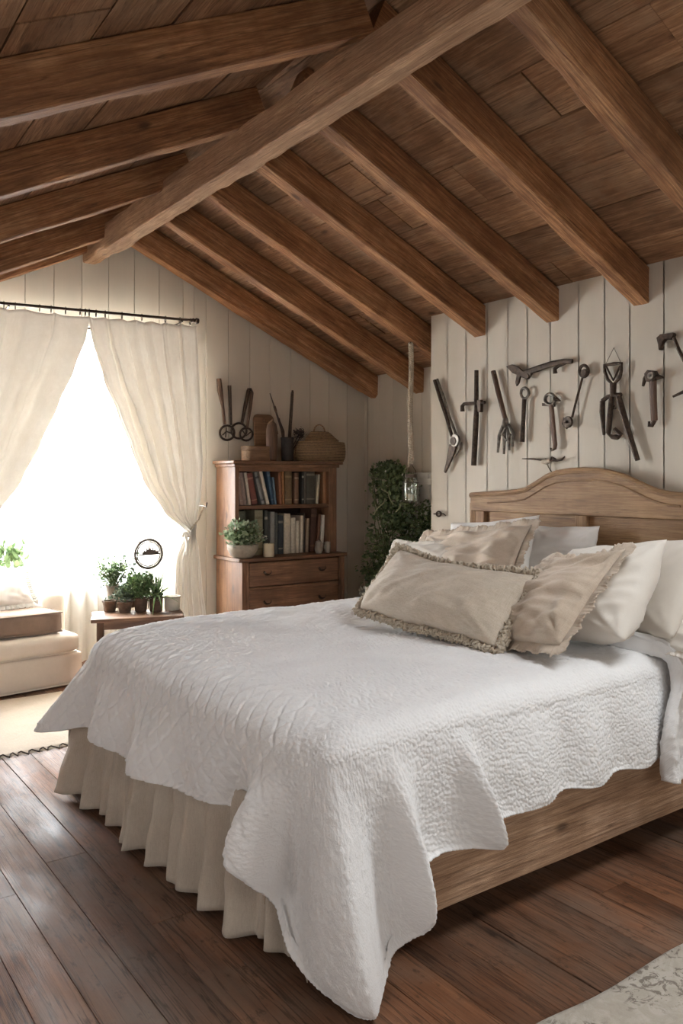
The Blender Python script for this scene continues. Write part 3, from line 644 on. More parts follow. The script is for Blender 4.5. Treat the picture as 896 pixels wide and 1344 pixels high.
# stitched relief, in cloth coordinates: pebbled crinkle on the side fall, diamonds on the foot fall, long ripples on top
wu, wv = UU + .010 * pn(UU * 22, VV * 22, 1) + .02 * pn(UU * 6, VV * 6, 2), VV + .010 * pn(UU * 22, VV * 22, 3) + .02 * pn(UU * 6, VV * 6, 4)
f1, f2 = cellular(wu * 84, wv * 62, 5); peb = sstep(.0, .42, f2 - f1)
f1, f2 = cellular(wu * 74, wv * 27, 6); rip = sstep(.0, .5, f2 - f1)
d1 = np.abs(np.sin((wu * .70 + wv) * PI / .066)); d2 = np.abs(np.sin((wu * .70 - wv) * PI / .066)); dia = np.minimum(sstep(0, .55, d1), sstep(0, .55, d2))
puck = .5 + .8 * pn(wu * 95, wv * 48, 7)
fm = sstep(1.40, 1.22, UU) * sstep(1.80, 2.0, VV); sm = sstep(1.86, 1.66, VV) * (1 - fm)
H_ = (1 - fm) * ((1 - sm) * rip * .0040 + sm * peb * .0036) + fm * (dia * .0068 + puck * .0026) + .0025 * pn(UU * 34, VV * 34, 8)
big = .005 * pn(UU * 9, VV * 9, 9) + .010 * pn(UU * 3, VV * 3, 10)
istop = np.zeros(W_); istop[:NT_] = 1; istop[NT_:NT_ + NA] = np.cos(np.arange(NA) / NA * PI / 2); isdrop = 1 - istop; fade = np.ones(W_); fade[NT_ + NA:NT_ + NA + ND + 1] = 1 - .35 * np.arange(ND + 1) / ND
dd = H_ + big * fade[None, :]
ZZ = np.maximum(ZZ + dd * istop[None, :], .006); XX = XX + n0[:, None] * dd * isdrop[None, :]; YY = YY + n1[:, None] * dd * isdrop[None, :]
me = bpy.data.meshes.new('quilt'); org_ = np.array([2.0, 2.6, .35]); co = (np.stack([XX, YY, ZZ], -1).reshape(-1, 3) - org_).astype(np.float32)
kk, jj = np.meshgrid(np.arange(NS - 1), np.arange(W_ - 1), indexing='ij'); b_ = (kk * W_ + jj).ravel(); quad = np.stack([b_, b_ + 1, b_ + W_ + 1, b_ + W_], 1).astype(np.int32)
me.vertices.add(len(co)); me.vertices.foreach_set('co', co.ravel()); me.loops.add(quad.size); me.loops.foreach_set('vertex_index', quad.ravel()); me.polygons.add(len(quad)); me.polygons.foreach_set('loop_start', np.arange(0, quad.size, 4, dtype=np.int32))
me.update(calc_edges=True); me.validate()
L_ = me.uv_layers.new(name='UVMap'); vi = np.zeros(len(me.loops), dtype=np.int32); me.loops.foreach_get('vertex_index', vi); L_.data.foreach_set('uv', np.stack([UU, VV], -1).reshape(-1, 2).astype(np.float32)[vi].ravel())
me.polygons.foreach_set('use_smooth', [True] * len(me.polygons)); me.flip_normals(); me.materials.append(M['quilt'])
qo = bpy.data.objects.new('quilt', me); COL.objects.link(qo); qo.location = org_; ORG[qo.name] = Vector(org_)
props(qo, 'white quilted coverlet spread over the bed, its near corner trailing on the floor', 'quilt')
# turned back end of the quilt beside the pillows
tb = MB()
def tbk(u, v):
    # u along the length from the far side across the top and down the near side, v across the strip
    if u < .62:
        f = u / .62; y = 3.3 + (1.735 - 3.3) * f; z = .742; s = 0
    elif u < .70:
        a = (u - .62) / .08 * PI / 2; y = 1.735 - .078 * math.sin(a); z = .742 - .06 * (1 - math.cos(a)); s = 0
    else:
        s = (u - .70) / .30; y = 1.657 - .022 * s; z = .682 + (.315 - .682) * s
    d = max(0, (u - .5) / .5)
    x0 = 2.60 - .015 * d - .060 * math.sin(s * PI * .62) ** 1.5 + .012 * math.sin(u * 21) + .010 * nz(u * 9, 3.3); x1 = 2.685 + .075 * s ** .8 + .014 * math.sin(u * 17 + 1)
    lift = .040 * math.exp(-((v - .13) / .15) ** 2) * (1 + .4 * nz(u * 11, 1.7)) + .022 * max(0, math.sin(v * 13 + u * 10)) * (1 - v) + .014 * (1 - v) + .008 * nz(u * 24, v * 7, 5.5)
    if v < .05: lift -= .035 * (1 - v / .05)
    lift += (.0045 * abs(nz(x0 * 3 + v * 9, u * 60, 2.2)) + .004 * nz(v * 16, u * 75, 8.8)) * min(1, u * 2)
    x = x0 + (x1 - x0) * v
    if u < .62: return Vector((x, y, z + lift - .016))
    if u < .70: a = (u - .62) / .08 * PI / 2; return Vector((x, y - lift * math.sin(a), z + lift * math.cos(a) - .016 * math.cos(a)))
    return Vector((x, y - lift, z + .02 * v * s - .03 * math.exp(-((v - .45) / .3) ** 2) * s))
tb.grid(240, 44, tbk); tb.uv = [(p[0] * 1.0, min(p[1], 1.72) - (.70 - min(.70, p[2]))) for p in tb.v]
tbo = tb.build('turned_back_edge', M['quilt'], qo, angle=None, solid=.012); tbo['label'] = 'turned back end of the quilt'
# ================================================================== CURTAINS
RY = 5.17
def rodz(x): return 2.40 + (x - 1.2) * .030
rod = thing('curtain_rod', 'thin dark bronze curtain rod with small rings above the window bay', 'curtain rod', (1.3, RY, 2.4))
MB().tube([(.02, RY, rodz(.02)), (1.3, RY, rodz(1.3)), (2.47, RY, rodz(2.47))], .0095, 10).build('pole', M['rod'], rod)
for xe, sg in ((2.47, 1), (.02, -1)):
    MB().lathe([(0, 0), (.012, .002), (.017, .012), (.012, .022), (.021, .034), (.018, .050), (0, .058)], (xe, RY, rodz(xe)), 14, Matrix.Rotation(R(90 * sg), 3, 'Y')).build('finial', M['rod'], rod)
for xb in (2.40, 1.27, .12):
    MB().tube([(xb, RY, rodz(xb) - .012), (xb, RY + .05, rodz(xb) - .02), (xb, YG - .0, rodz(xb) - .02)], .006, 8).build('bracket', M['rod'], rod)
def ring(x):
    z = rodz(x); MB().tube([(x + .004 * math.sin(a), RY + .020 * math.sin(a), z - .010 + .022 * math.cos(a)) for a in [2 * PI * i / 14 for i in range(14)]], .0028, 6, closed=True).build('ring', M['rod'], rod)
def interp(tab, z):
    # tab: list of (z, x) with descending z
    for (z0, x0), (z1, x1) in zip(tab, tab[1:]):
        if z <= z0 and z >= z1:
            t = (z0 - z) / (z0 - z1 + 1e-9); t2 = t * t * (3 - 2 * t); t = .6 * t + .4 * t2; return x0 + (x1 - x0) * t
    return tab[0][1] if z > tab[0][0] else tab[-1][1]
def pxtab(P, Y=RY): return [(v.z, v.x) for v in (atY(a, b, Y) for a, b in P)]
def drape(name, lt, rt, ztop, zbot, npl, seed, mat, Y=RY, amp=.032, nu=220, nv=110, pinch=None, hem=.0, org=None):
    mb = MB()
    q = random.Random(int(seed * 10)); comps = [(f + q.uniform(-.4, .4), a, q.uniform(0, 6.28)) for f, a in ((2.2, .35), (3.6, .5), (5.8, .5), (9.2, .34), (14.5, .2), (23, .10))]
    def fn(u, v):
        zt = ztop(u) if callable(ztop) else ztop
        z = zt + (zbot - zt) * v
        xl, xr = interp(lt, z), interp(rt, z); w = xr - xl
        k = min(1, v * 4); wid = max(.3, min(1, w / .5)); a = amp * (.3 + .7 * k) * (.55 + .45 * wid)
        s1 = 0
        for f, b, p in comps: s1 += b * math.sin(2 * PI * f * u + p + .9 * nz(u * 2.5 + p, v * 1.1, f)) * (1 if f > 5 else k)
        s1 += .35 * nz(u * 22, v * 2.2, seed) + .22 * nz(u * 7, v * 9, seed + 3)
        # pinch pleats under the rings
        pl = abs(math.sin(u * npl * PI)) ; s1 += (1 - k) * (1.2 * (1 - pl) ** 4)
        y = Y - a * s1 - .012 * nz(u * 3, v * 4, seed + 5)
        x = xl + w * (u + .014 * math.sin(2 * PI * u * 6.3 + seed) * wid)
        z2 = z + (-.010 * pl ** 1.5) * max(0, 1 - v * 9)
        if pinch:
            g = math.exp(-((z - pinch) / .07) ** 2); y = Y + (y - Y) * (1 + g * .5) - .02 * g
        return Vector((x, y, z2))
    mb.grid(nu, nv, fn)
    return mb.build(name, mat, angle=None, solid=.0012, org=org)
rlt = pxtab([(113, 418), (117, 440), (134, 500), (152, 540), (170, 585), (187, 630), (215, 672), (243, 698), (238, 712), (231, 735), (229, 780), (229, 815), (231, 870), (233, 925)])
rrt = pxtab([(258, 424), (260, 470), (264, 540), (266, 610), (264, 650), (258, 680), (254, 700), (260, 720), (264, 765), (270, 810), (273, 860), (275, 925)])
llt = [(2.5, .10), (1.6, .10), (1.25, .13), (1.05, .20), (.9, .16), (0, .12)]
lrt = pxtab([(112, 416), (108, 440), (92, 485), (72, 530), (50, 580), (25, 630), (-5, 672), (-60, 705), (-110, 735)]) + [(.85, .36), (.5, .42), (0, .44)]
dr = drape('curtain', rlt, rrt, lambda u: 2.385 + u * .02, .015, 7, 1.7, M['drape'], pinch=rrt[6][0], org=(2.3, RY, 0))
props(dr, 'right linen drape tied back beside the bookcase', 'curtain', 'linen drapes on the bronze rod')
dl = drape('curtain', llt, lrt, lambda u: 2.365 + u * .015, .015, 9, 6.1, M['drape'], pinch=1.05, org=(.5, RY, 0))
props(dl, 'left linen drape swept aside above the sofa', 'curtain', 'linen drapes on the bronze rod')
for px in (-40, 5, 20, 52, 67, 86, 105, 112, 117, 126, 138, 160, 186, 217, 236, 250):
    ring(atY(px, 405, RY).x)
tie = thing('curtain_tieback', 'twisted cord tieback hooked to the wall, gathering the right drape', 'tieback', tuple(atY(262, 690, RY)))
k0 = atY(267, 664, RY); p1 = atY(259, 682, RY - .035); p2 = atY(243, 702, RY - .045)
MB().tube([k0 + Vector((0, .12, .0)), k0, k0 + Vector((.006, -.03, -.004)), k0 + Vector((.008, -.035, .025))], .0055, 8).build('hook', M['iron'], tie)
cp = MB()
for s_ in (0, PI):
    P = []
    for i in range(41):
        t = i / 40; base = k0.lerp(p1, min(1, t * 2)) if t < .5 else p1.lerp(p2, (t - .5) * 2); base = base + Vector((0, -.02 * math.sin(t * PI), 0)); P.append(base + Vector((math.sin(t * 50 + s_) * .0035, math.cos(t * 50 + s_) * .0035, math.cos(t * 50 + s_) * .002)))
    cp.tube(P, .004, 6)
cp.build('cord', M['rope'], tie)
kn = MB(); kn.tube([p2 + Vector((.02 * math.cos(a), -.008 + .02 * math.sin(a), .012 * math.sin(2 * a) + .004)) for a in [2 * PI * i / 20 for i in range(20)]], .010, 8, closed=True)
kn.tube([p2, p2 + Vector((.005, -.02, -.06)), p2 + Vector((-.002, -.022, -.13))], [.009, .012, .005], 8).build('knot', M['drape'], tie)
# sheers at the window
SY = AY - .11 - .10
def sheer(name, x0, x1, seed, label, flare=.0):
    mb = MB()
    def fn(u, v):
        z = 2.36 + (.012 - 2.36) * v; x = x0 + (x1 - x0) * u + flare * v * (u - .5)
        return Vector((x + .008 * nz(u * 9, v * 5, seed), SY - .026 * math.sin(u * (x1 - x0) * 62 + 2 * nz(u * 4, seed, v * .5)) - .018 * nz(u * 14 * (x1 - x0), v * 1.2, seed), z))
    mb.grid(int(150 * (x1 - x0)) + 20, 50, fn); return props(mb.build(name, M['sheer'], angle=None), label, 'curtain', 'white sheers at the window')
sheer('sheer_curtain', .14, 1.12, 3.1, 'white sheer panel hanging behind the sofa, mostly hidden by the left drape')
nt = MB(); nt.grid(90, 30, lambda u, v: Vector((1.05 + .66 * u, AY + .012 - .006 * math.sin(u * 70 + 2 * nz(u * 5, v)), 2.30 + (WZ0 + .006 - 2.30) * v)))  # net added over the gap between sheers to soften direct lamp light
props(nt.build('sheer_curtain', M['sheer'], angle=None), 'white net panel added close to the glass to soften light behind the sill plant', 'curtain', 'white sheers at the window')
sheer('sheer_curtain', 2.105, 2.52, 9.2, 'white sheer panel behind the plant table, right end of the bay window')
sheer('sheer_curtain', 1.63, 2.085, 5.7, 'white sheer panel hanging to the floor between the sofa and the plant table')
sr_ = MB().tube([(AX0 + .005, SY, 2.365), (1.3, SY, 2.367), (AX1 - .005, SY, 2.365)], .006, 8).build('sheer_rod', M['rod']); props(sr_, 'thin rod carrying the white sheers inside the bay', 'curtain rod')
# ================================================================== SOFA
def cushion(w, d, h, r=.035, n=(34, 22), puff=.018, seed=0):
    """rounded block cushion, origin at bottom centre: w along x, d along y, h along z"""
    mb = MB(); nx, ny = n
    bm = bmesh.new(); bmesh.ops.create_cube(bm, size=1); bmesh.ops.scale(bm, vec=(w, d, h), verts=bm.verts)
    bmesh.ops.subdivide_edges(bm, edges=bm.edges, cuts=15, use_grid_fill=True)
    for v in bm.verts:
        p = v.co.copy(); q = Vector((max(-w / 2 + r, min(w / 2 - r, p.x)), max(-d / 2 + r, min(d / 2 - r, p.y)), max(-h / 2 + r, min(h / 2 - r, p.z))))
        dd = p - q
        if dd.length > 1e-6: p = q + dd.normalized() * r
        fx, fy, fz = 1 - (2 * p.x / w) ** 2, 1 - (2 * p.y / d) ** 2, 1 - (2 * p.z / h) ** 2
        p.z += puff * max(0, fx) ** .5 * max(0, fy) ** .5 * (1 if p.z > 0 else -.2)
        p.y += puff * .6 * max(0, fx) ** .5 * max(0, fz) ** .5 * (1 if p.y > 0 else -1) * (abs(p.y) > d * .4)
        p += Vector((nz(p.x * 6 + seed, p.y * 6, p.z * 6), nz(p.x * 6, p.y * 6 + seed, 5), nz(p.x * 7, p.y * 7, seed))) * (.012 if seed else .006)
        v.co = p + Vector((0, 0, h / 2))
    bm.verts.ensure_lookup_table(); bm.verts.index_update()
    mb.add([v.co.copy() for v in bm.verts], [tuple(v.index for v in f.verts) for f in bm.faces]); bm.free(); return mb
def moved(mb, t, Rz=None):
    t = Vector(t); mb.v = [tuple((Rz @ Vector(p) if Rz is not None else Vector(p)) + t) for p in mb.v]; return mb
SROT = R(7)
sofa = thing('sofa', 'cream slipcovered sofa in the window bay', 'sofa', (1.785, 5.33, 0), (0, 0, SROT), local=True)
SW = 1.50
bs = moved(cushion(SW, .60, .205, .02, puff=.004), (-SW / 2, .33, .012)); bs.build('base', M['slip'], sofa, angle=None)
MB().tube([(-SW, .022, .018), (-.01, .022, .018), (-.008, .6, .018)], .005, 6).build('skirt_piping', M['slip'], sofa)
st = moved(cushion(SW - .03, .50, .125, .045, puff=.012), (-SW / 2, .27, .215)); st.build('seat_cushion', M['slip'], sofa, angle=None)
for yy in (.03,): MB().tube([(-SW + .05, yy, .222), (-.04, yy, .222)], .004, 6).build('seat_piping', M['slip'], sofa)
for xs in (-.085, -SW + .085):
    ar = moved(cushion(.15, .38, .40, .045, puff=.01), (xs, .44, .18)); ar.build('arm', M['slip'], sofa, angle=None)
moved(cushion(SW - .1, .15, .50, .05, puff=.015), (-SW / 2, .57, .15)).build('backrest', M['slip'], sofa, angle=None)
for xs in (-.08, -SW + .08):
    for yy in (.1, .58): MB().box2((xs - .02, yy - .02, 0), (xs + .02, yy + .02, .03)).build('foot', M['handle'], sofa)
SM = Matrix.Rotation(SROT, 3, 'Z')
def s2w(p): return SM @ Vector(p) + Vector((1.785, 5.33, 0))
mc = thing('seat_pad', 'thick mocha brown linen cushion lying on the sofa seat', 'cushion', tuple(s2w((-.55, .255, .352))), (0, 0, SROT), local=True)
cushion(.86, .38, .135, .03, puff=.012, seed=3).build('pad', M['mauve'], mc, angle=None)
pe = [(-.425, -.19), (.425, -.19), (.425, .185), (-.425, .185)]
for zz in (.012, .132): MB().tube([(a, b, zz + .006 * math.sin(a * 9)) for a, b in pe], .005, 6, closed=True).build('piping', M['mauve'], mc)
# ================================================================== PILLOWS
def pillow(w, h, t, seed=0, n=44, ear=.06, wr=.010, sag=.15, radial=.010, slump=.0):
    """soft pillow; x across, y up from its bottom edge, z out of its face. returns mb and its border points"""
    mb = MB(); idx = {}; vs = []
    def P(i, j, side):
        u, v = 2 * i / n - 1, 2 * j / n - 1
        x = w / 2 * u * (1 - ear * (1 - v * v) * abs(u) ** 3); y = h / 2 * v * (1 - ear * (1 - u * u) * abs(v) ** 3)
        e = max(0, 1 - abs(u) ** 2.4) * max(0, 1 - abs(v) ** 2.4); z = t / 2 * e ** .5 * (1 - sag * v)
        rr = min(math.hypot(abs(u) - 1, abs(v) - 1), 1.2); ang = math.atan2(1 - abs(v), 1 - abs(u) + 1e-6)
        ca, sa = math.cos(seed), math.sin(seed); xr_, yr_ = x * ca + y * sa, y * ca - x * sa
        z += (nz(x * 8 + seed, y * 8, side * 3 + seed) * wr - abs(nz(xr_ * 22 + seed, yr_ * 5, side)) * wr * .9 - abs(nz(x * 6, y * 19, seed + side)) * wr * .5 + math.sin(ang * 13 + seed) * radial * math.exp(-rr * 2.2) * (e > 0)) * min(1, e * 5)
        return (x + nz(y * 6, seed, 1) * .008, y + h / 2 + nz(x * 6, seed, 2) * .012 - slump * max(0, v) * (1 - u * u), z * side)
    for side in (1, -1):
        for i in range(n + 1):
            for j in range(n + 1):
                if side == -1 and (i in (0, n) or j in (0, n)): idx[(side, i, j)] = idx[(1, i, j)]
                else: idx[(side, i, j)] = len(vs); vs.append(P(i, j, side))
    fs = []
    for side in (1, -1):
        for i in range(n):
            for j in range(n):
                f = (idx[(side, i, j)], idx[(side, i + 1, j)], idx[(side, i + 1, j + 1)], idx[(side, i, j + 1)]); fs.append(f if side == 1 else f[::-1])
    mb.add(vs, fs)
    bd = [(i, 0) for i in range(n)] + [(n, j) for j in range(n)] + [(n - i, n) for i in range(n)] + [(0, n - j) for j in range(n)]
    return mb, [Vector(vs[idx[(1, i, j)]]) for i, j in bd]
def ruffle(bd, width, amp, freq, seed=0, rows=5, ctr=None):
    """gathered strip along a closed border"""
    mb = MB(); m = len(bd); c = ctr or sum(bd, Vector()) / m; K = 6; N = m * K; vs = []
    for k in range(N):
        i = k // K; f = (k % K) / K; p = bd[i].lerp(bd[(i + 1) % m], f); tg = (bd[(i + 2) % m] - bd[i - 1]).normalized(); o = Vector((tg.y, -tg.x, 0))
        if o.dot(p - c) < 0: o = -o
        for r_ in range(rows):
            v = r_ / (rows - 1); s = k / N * m
            vs.append(p + o * (width * v * (1 + .25 * nz(s * .7, seed))) + Vector((0, 0, 1)) * amp * v * (math.sin(s * freq + 2 * nz(s * .3, seed)) + .6 * nz(s * 1.3, v, seed)) - o * .004 * (v == 0))
    fs = [(k * rows + r_, k * rows + r_ + 1, ((k + 1) % N) * rows + r_ + 1, ((k + 1) % N) * rows + r_) for k in range(N) for r_ in range(rows - 1)]
    return mb.add(vs, fs)
def place(name, label, base, yaw, lean, roll=0, cat='pillow', group=None):
    """base: bottom-centre point; yaw turns the face about z; lean is from upright towards the headboard (+X)"""
    wv = Vector((math.sin(yaw), -math.cos(yaw), 0)); bk = Vector((math.cos(yaw), math.sin(yaw), 0)); u = bk * math.sin(lean) + Vector((0, 0, 1)) * math.cos(lean)
    w2 = wv * math.cos(roll) + u * math.sin(roll); u2 = u * math.cos(roll) - wv * math.sin(roll); n = w2.cross(u2)
    return thing(name, label, cat, base, Matrix((w2, u2, n)).transposed(), group, local=True)
G = 'pillows heaped against the headboard'
def simple(name, label, base, yaw, lean, roll, w, h, t, mat, seed, group=G, **kw):
    o = place(name, label, base, yaw, lean, roll, group=group); mb, bd = pillow(w, h, t, seed, **kw); mb.build('cover', mat, o, angle=None); return o, bd
# front fringed lumbar pillow
o, bd = simple('pillow', 'long oatmeal linen lumbar pillow with a shaggy fringe, frontmost on the bed', (2.13, 2.405, .765), R(8.1), R(42), R(-5), .74, .335, .25, M['linen'], 2.2, n=60, wr=.014, ear=.03, sag=.3, slump=.03)
fg = MB(); m = len(bd); c = sum(bd, Vector()) / m
for i in range(m * 5):
    p = bd[i // 5].lerp(bd[(i // 5 + 1) % m], (i % 5) / 5); tg = (bd[(i // 5 + 2) % m] - bd[i // 5 - 1]).normalized(); oo = Vector((tg.y, -tg.x, 0))
    if oo.dot(p - c) < 0: oo = -oo
    for q in range(2):
        L = rnd.uniform(.016, .034); d = (oo + tg * rnd.uniform(-.8, .8) + Vector((0, 0, rnd.uniform(-.7, .9)))).normalized(); sd = d.cross(Vector((rnd.uniform(-1, 1), rnd.uniform(-1, 1), rnd.uniform(-1, 1)))).normalized()
        p0 = p + Vector((0, 0, rnd.uniform(-.008, .010))) - oo * .004; cr = rnd.uniform(.005, .009)
        fg.tube([p0, p0 + d * L * .5 + sd * cr, p0 + d * L, p0 + d * L * .8 - sd * cr * 1.2, p0 + d * L * .35 - sd * cr], [.003, .0042, .0046, .004, .003], 5)
fo_ = fg.build('fringe', M['fringe'], o, angle=None)
# ruffled tan pillow at its right
o, bd = simple('pillow', 'crumpled tan linen pillow with gathered edges between the fringed pillow and the white one', (2.205, 1.97, .765), R(-22), R(45), R(12.8), .44, .44, .17, M['tan'], 5.1, slump=.03, wr=.03, radial=.016, n=56)
ruffle(bd, .040, .007, .55, 3).build('ruffle', M['tan'], o, angle=None, solid=.002)
o, bd = simple('pillow', 'plump ivory pillow standing at the near side, right of the tan ruffled pillow', (2.43, 1.915, .765), R(-21), R(33), R(9.4), .54, .40, .24, M['white_pillow'], 8.4, wr=.016, ear=.05, n=56)
o, bd = simple('pillow', 'smooth cream pillow leaning behind the plump ivory one near the right edge', (2.67, 1.87, .765), R(-24), R(31), R(8.6), .54, .405, .15, M['ivory2'], 11.7, wr=.004, radial=.004, ear=.03)
o, bd = simple('pillow', 'white flanged pillow hanging over the near edge of the bed at far right', (2.615, 1.645, .745), R(-11), R(39), R(1), .31, .30, .08, M['white_pillow'], 14.2, wr=.008, ear=.02)
ruffle(bd, .022, .004, .3, 7).build('flange', M['white_pillow'], o, angle=None, solid=.002)
o, bd = simple('pillow', 'brown ruffled linen pillow behind the fringed one, left of the heap', (2.84, 3.00, .775), R(0), R(40), R(10), .70, .40, .17, M['tan'], 17.3, wr=.032, radial=.016, n=56)
ruffle(bd, .045, .008, .6, 9).build('ruffle', M['tan'], o, angle=None, solid=.002)
o, bd = simple('pillow', 'white textured pillow at the back of the heap, against the headboard at left', (3.16, 3.10, .765), R(4), R(24), R(7), .60, .395, .14, M['sheet'], 20.6, wr=.014)
o, bd = simple('pillow', 'white end of a pillow poking out at the far left of the heap', (2.78, 3.26, .765), R(8), R(38), R(4), .44, .30, .11, M['ivory2'], 23.1, wr=.012)
ruffle(bd, .022, .004, .3, 4).build('flange', M['ivory2'], o, angle=None, solid=.002)
o, bd = simple('pillow', 'small white crinkled pillow in the middle, leaning on the headboard', (3.345, 2.78, .755), R(-2), R(18), R(2), .45, .37, .13, M['sheet'], 26.8, wr=.018)
# sofa pillow
o = place('pillow', 'white ruffled pillow resting on the mocha cushion of the sofa', tuple(s2w((-.47, .30, .515))), R(90) + SROT, R(32), R(3), group=None)
mb, bd = pillow(.52, .24, .15, 31.2, wr=.016); mb.build('cover', M['sheet'], o, angle=None); ruffle(bd, .03, .012, 2.2, 5).build('ruffle', M['sheet'], o, angle=None, solid=.002)
# ================================================================== RUGS
rg = thing('rug', 'plain beige woven rug under the sofa end of the room', 'rug', (.7, 4.7, 0))
def rugfn(x0, x1, y0, y1, h=.011, wob=.012, seed=0):
    def fn(u, v):
        x = x0 + (x1 - x0) * u; y = y0 + (y1 - y0) * v
        y += wob * nz(x * 2.3, seed) * (1 - v) ; x += wob * nz(y * 2.3, seed + 4)
        e = min(u * (x1 - x0), (1 - u) * (x1 - x0), v * abs(y1 - y0), (1 - v) * abs(y1 - y0)); return Vector((x, y, .0015 + h * min(1, e / .012) ** .5 + .0015 * nz(x * 9, y * 9, seed)))
    return fn
MB().grid(90, 60, rugfn(-1.1, 1.62, 4.155, 5.22)).build('pile', M['rugb'], rg, angle=None)
ft = MB(); x = -1.08; P = []
while x < 1.6:
    y = 4.155 + .012 * nz(x * 2.3, 0); dx = rnd.uniform(.035, .06)
    P += [(x, y + .014, .009), (x + .012, y + .006, .0165), (x + dx * .55, y - .010 + rnd.uniform(-.004, .004), .010), (x + dx * .8, y - .013 + rnd.uniform(-.006, .006), .0045)]; x += dx
ft.tube(P, .0036, 5).build('fringe', M['dark_thread'], rg)
r2 = thing('rug', 'cream rug with a faded dark floral pattern in the lower right corner', 'rug', (2.6, .8, 0))
MB().grid(160, 90, rugfn(1.47, 4.2 - .65, 1.345, -.2, .014, .03, 11)).build('pile', M['rug'], r2, angle=None)
# ================================================================== BOOKCASE
KX0, KX1, KYF, KYB, KYH, KT = 2.715, 3.575, 4.90, 5.285, 5.0, 1.475
bc = thing('bookcase', 'warm brown wooden bookcase with two open shelves above a chest of drawers', 'bookcase', ((KX0 + KX1) / 2, 5.1, 0))
for a, b in (((KX0, KYH, .80), (KX0 + .03, KYB, KT - .03)), ((KX1 - .07, KYH, .80), (KX1, KYB, KT - .03))): MB().box2(a, b).build('side_panel', M['case_z'], bc, bevel=.004)
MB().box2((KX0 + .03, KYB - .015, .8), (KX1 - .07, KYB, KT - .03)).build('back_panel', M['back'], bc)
cn = MB(); cn.box2((KX0 - .03, KYH - .035, KT - .022), (KX1 + .035, KYB, KT)); cn.box2((KX0 - .012, KYH - .016, KT - .045), (KX1 + .015, KYB, KT - .022)); cn.build('cornice', M['case_x'], bc, bevel=.005)
MB().box2((KX0 + .03, KYH - .004, KT - .075), (KX1 - .07, KYH + .02, KT - .04)).build('head_rail', M['case_x'], bc, bevel=.003)
MB().box2((KX0 + .03, KYH + .006, 1.135), (KX1 - .07, KYB - .015, 1.162)).build('shelf', M['case_x'], bc, bevel=.004)
ct = MB(); n = 16
out = [(KX0 - .022, KYB), (KX0 - .022, KYF + .03), (KX0 - .018, KYF + .005), (KX0 + .0, KYF - .012), (KX0 + .03, KYF - .02)] + [(KX0 + .03 + (KX1 - KX0) * k / 8, KYF - .02 + .004 * math.sin(k * 2.1)) for k in range(1, 8)] + [(KX1 + .012, KYF - .018), (KX1 + .02, KYF), (KX1 + .02, KYB)]
ct.prism(out, lambda a, b, d: Vector((a, b, d)), .778, .803).build('chest_top', M['case_x'], bc, bevel=.004)
for a, b in (((KX0, KYF, .10), (KX0 + .03, KYB, .78)), ((KX1 - .03, KYF, .10), (KX1, KYB, .78))): MB().box2(a, b).build('chest_side', M['case_z'], bc, bevel=.004)
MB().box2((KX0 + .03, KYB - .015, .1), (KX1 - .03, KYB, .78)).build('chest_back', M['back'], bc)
for zz in (.10, .368, .59): MB().box2((KX0 + .03, KYF + .008, zz - .008), (KX1 - .03, KYB - .015, zz + .008)).build('divider', M['case_x'], bc)
for xx in (KX0 + .03, KX1 - .03 - .022): MB().box2((xx, KYF - .001, .1), (xx + .022, KYF + .02, .776)).build('stile', M['case_z'], bc, bevel=.002)
for z0, z1 in ((.603, .770), (.381, .583), (.116, .361)):
    dwr = MB().box2((KX0 + .055, KYF + .002, z0), (KX1 - .055, KYF + .026, z1)).build('drawer', M['case_x'], bc, bevel=.005)
    for xx in (KX0 + .20, KX1 - .20):
        zc = (z0 + z1) / 2 + .005; hh = MB()
        hh.grid(14, 7, lambda u, v: Vector((xx + .036 * math.cos(PI * u) * (1 - .25 * v), KYF + .003 - .020 * math.sin(PI * v * .5) * (math.sin(PI * u) ** .5 if 0 < u < 1 else 0), zc + .012 - .026 * math.sin(PI * u) * (1 - v * .15) + .010 * v)))
        hh.build('cup_pull', M['iron'], dwr, angle=None, solid=.002)
for xx in (KX0 + .03, KX1 - .03):
    for yy in (KYF + .04, KYB - .04): MB().lathe([(.022, 0), (.03, .02), (.034, .06), (.026, .10)], (xx, yy, 0), 14).build('foot', M['case_z'], bc)
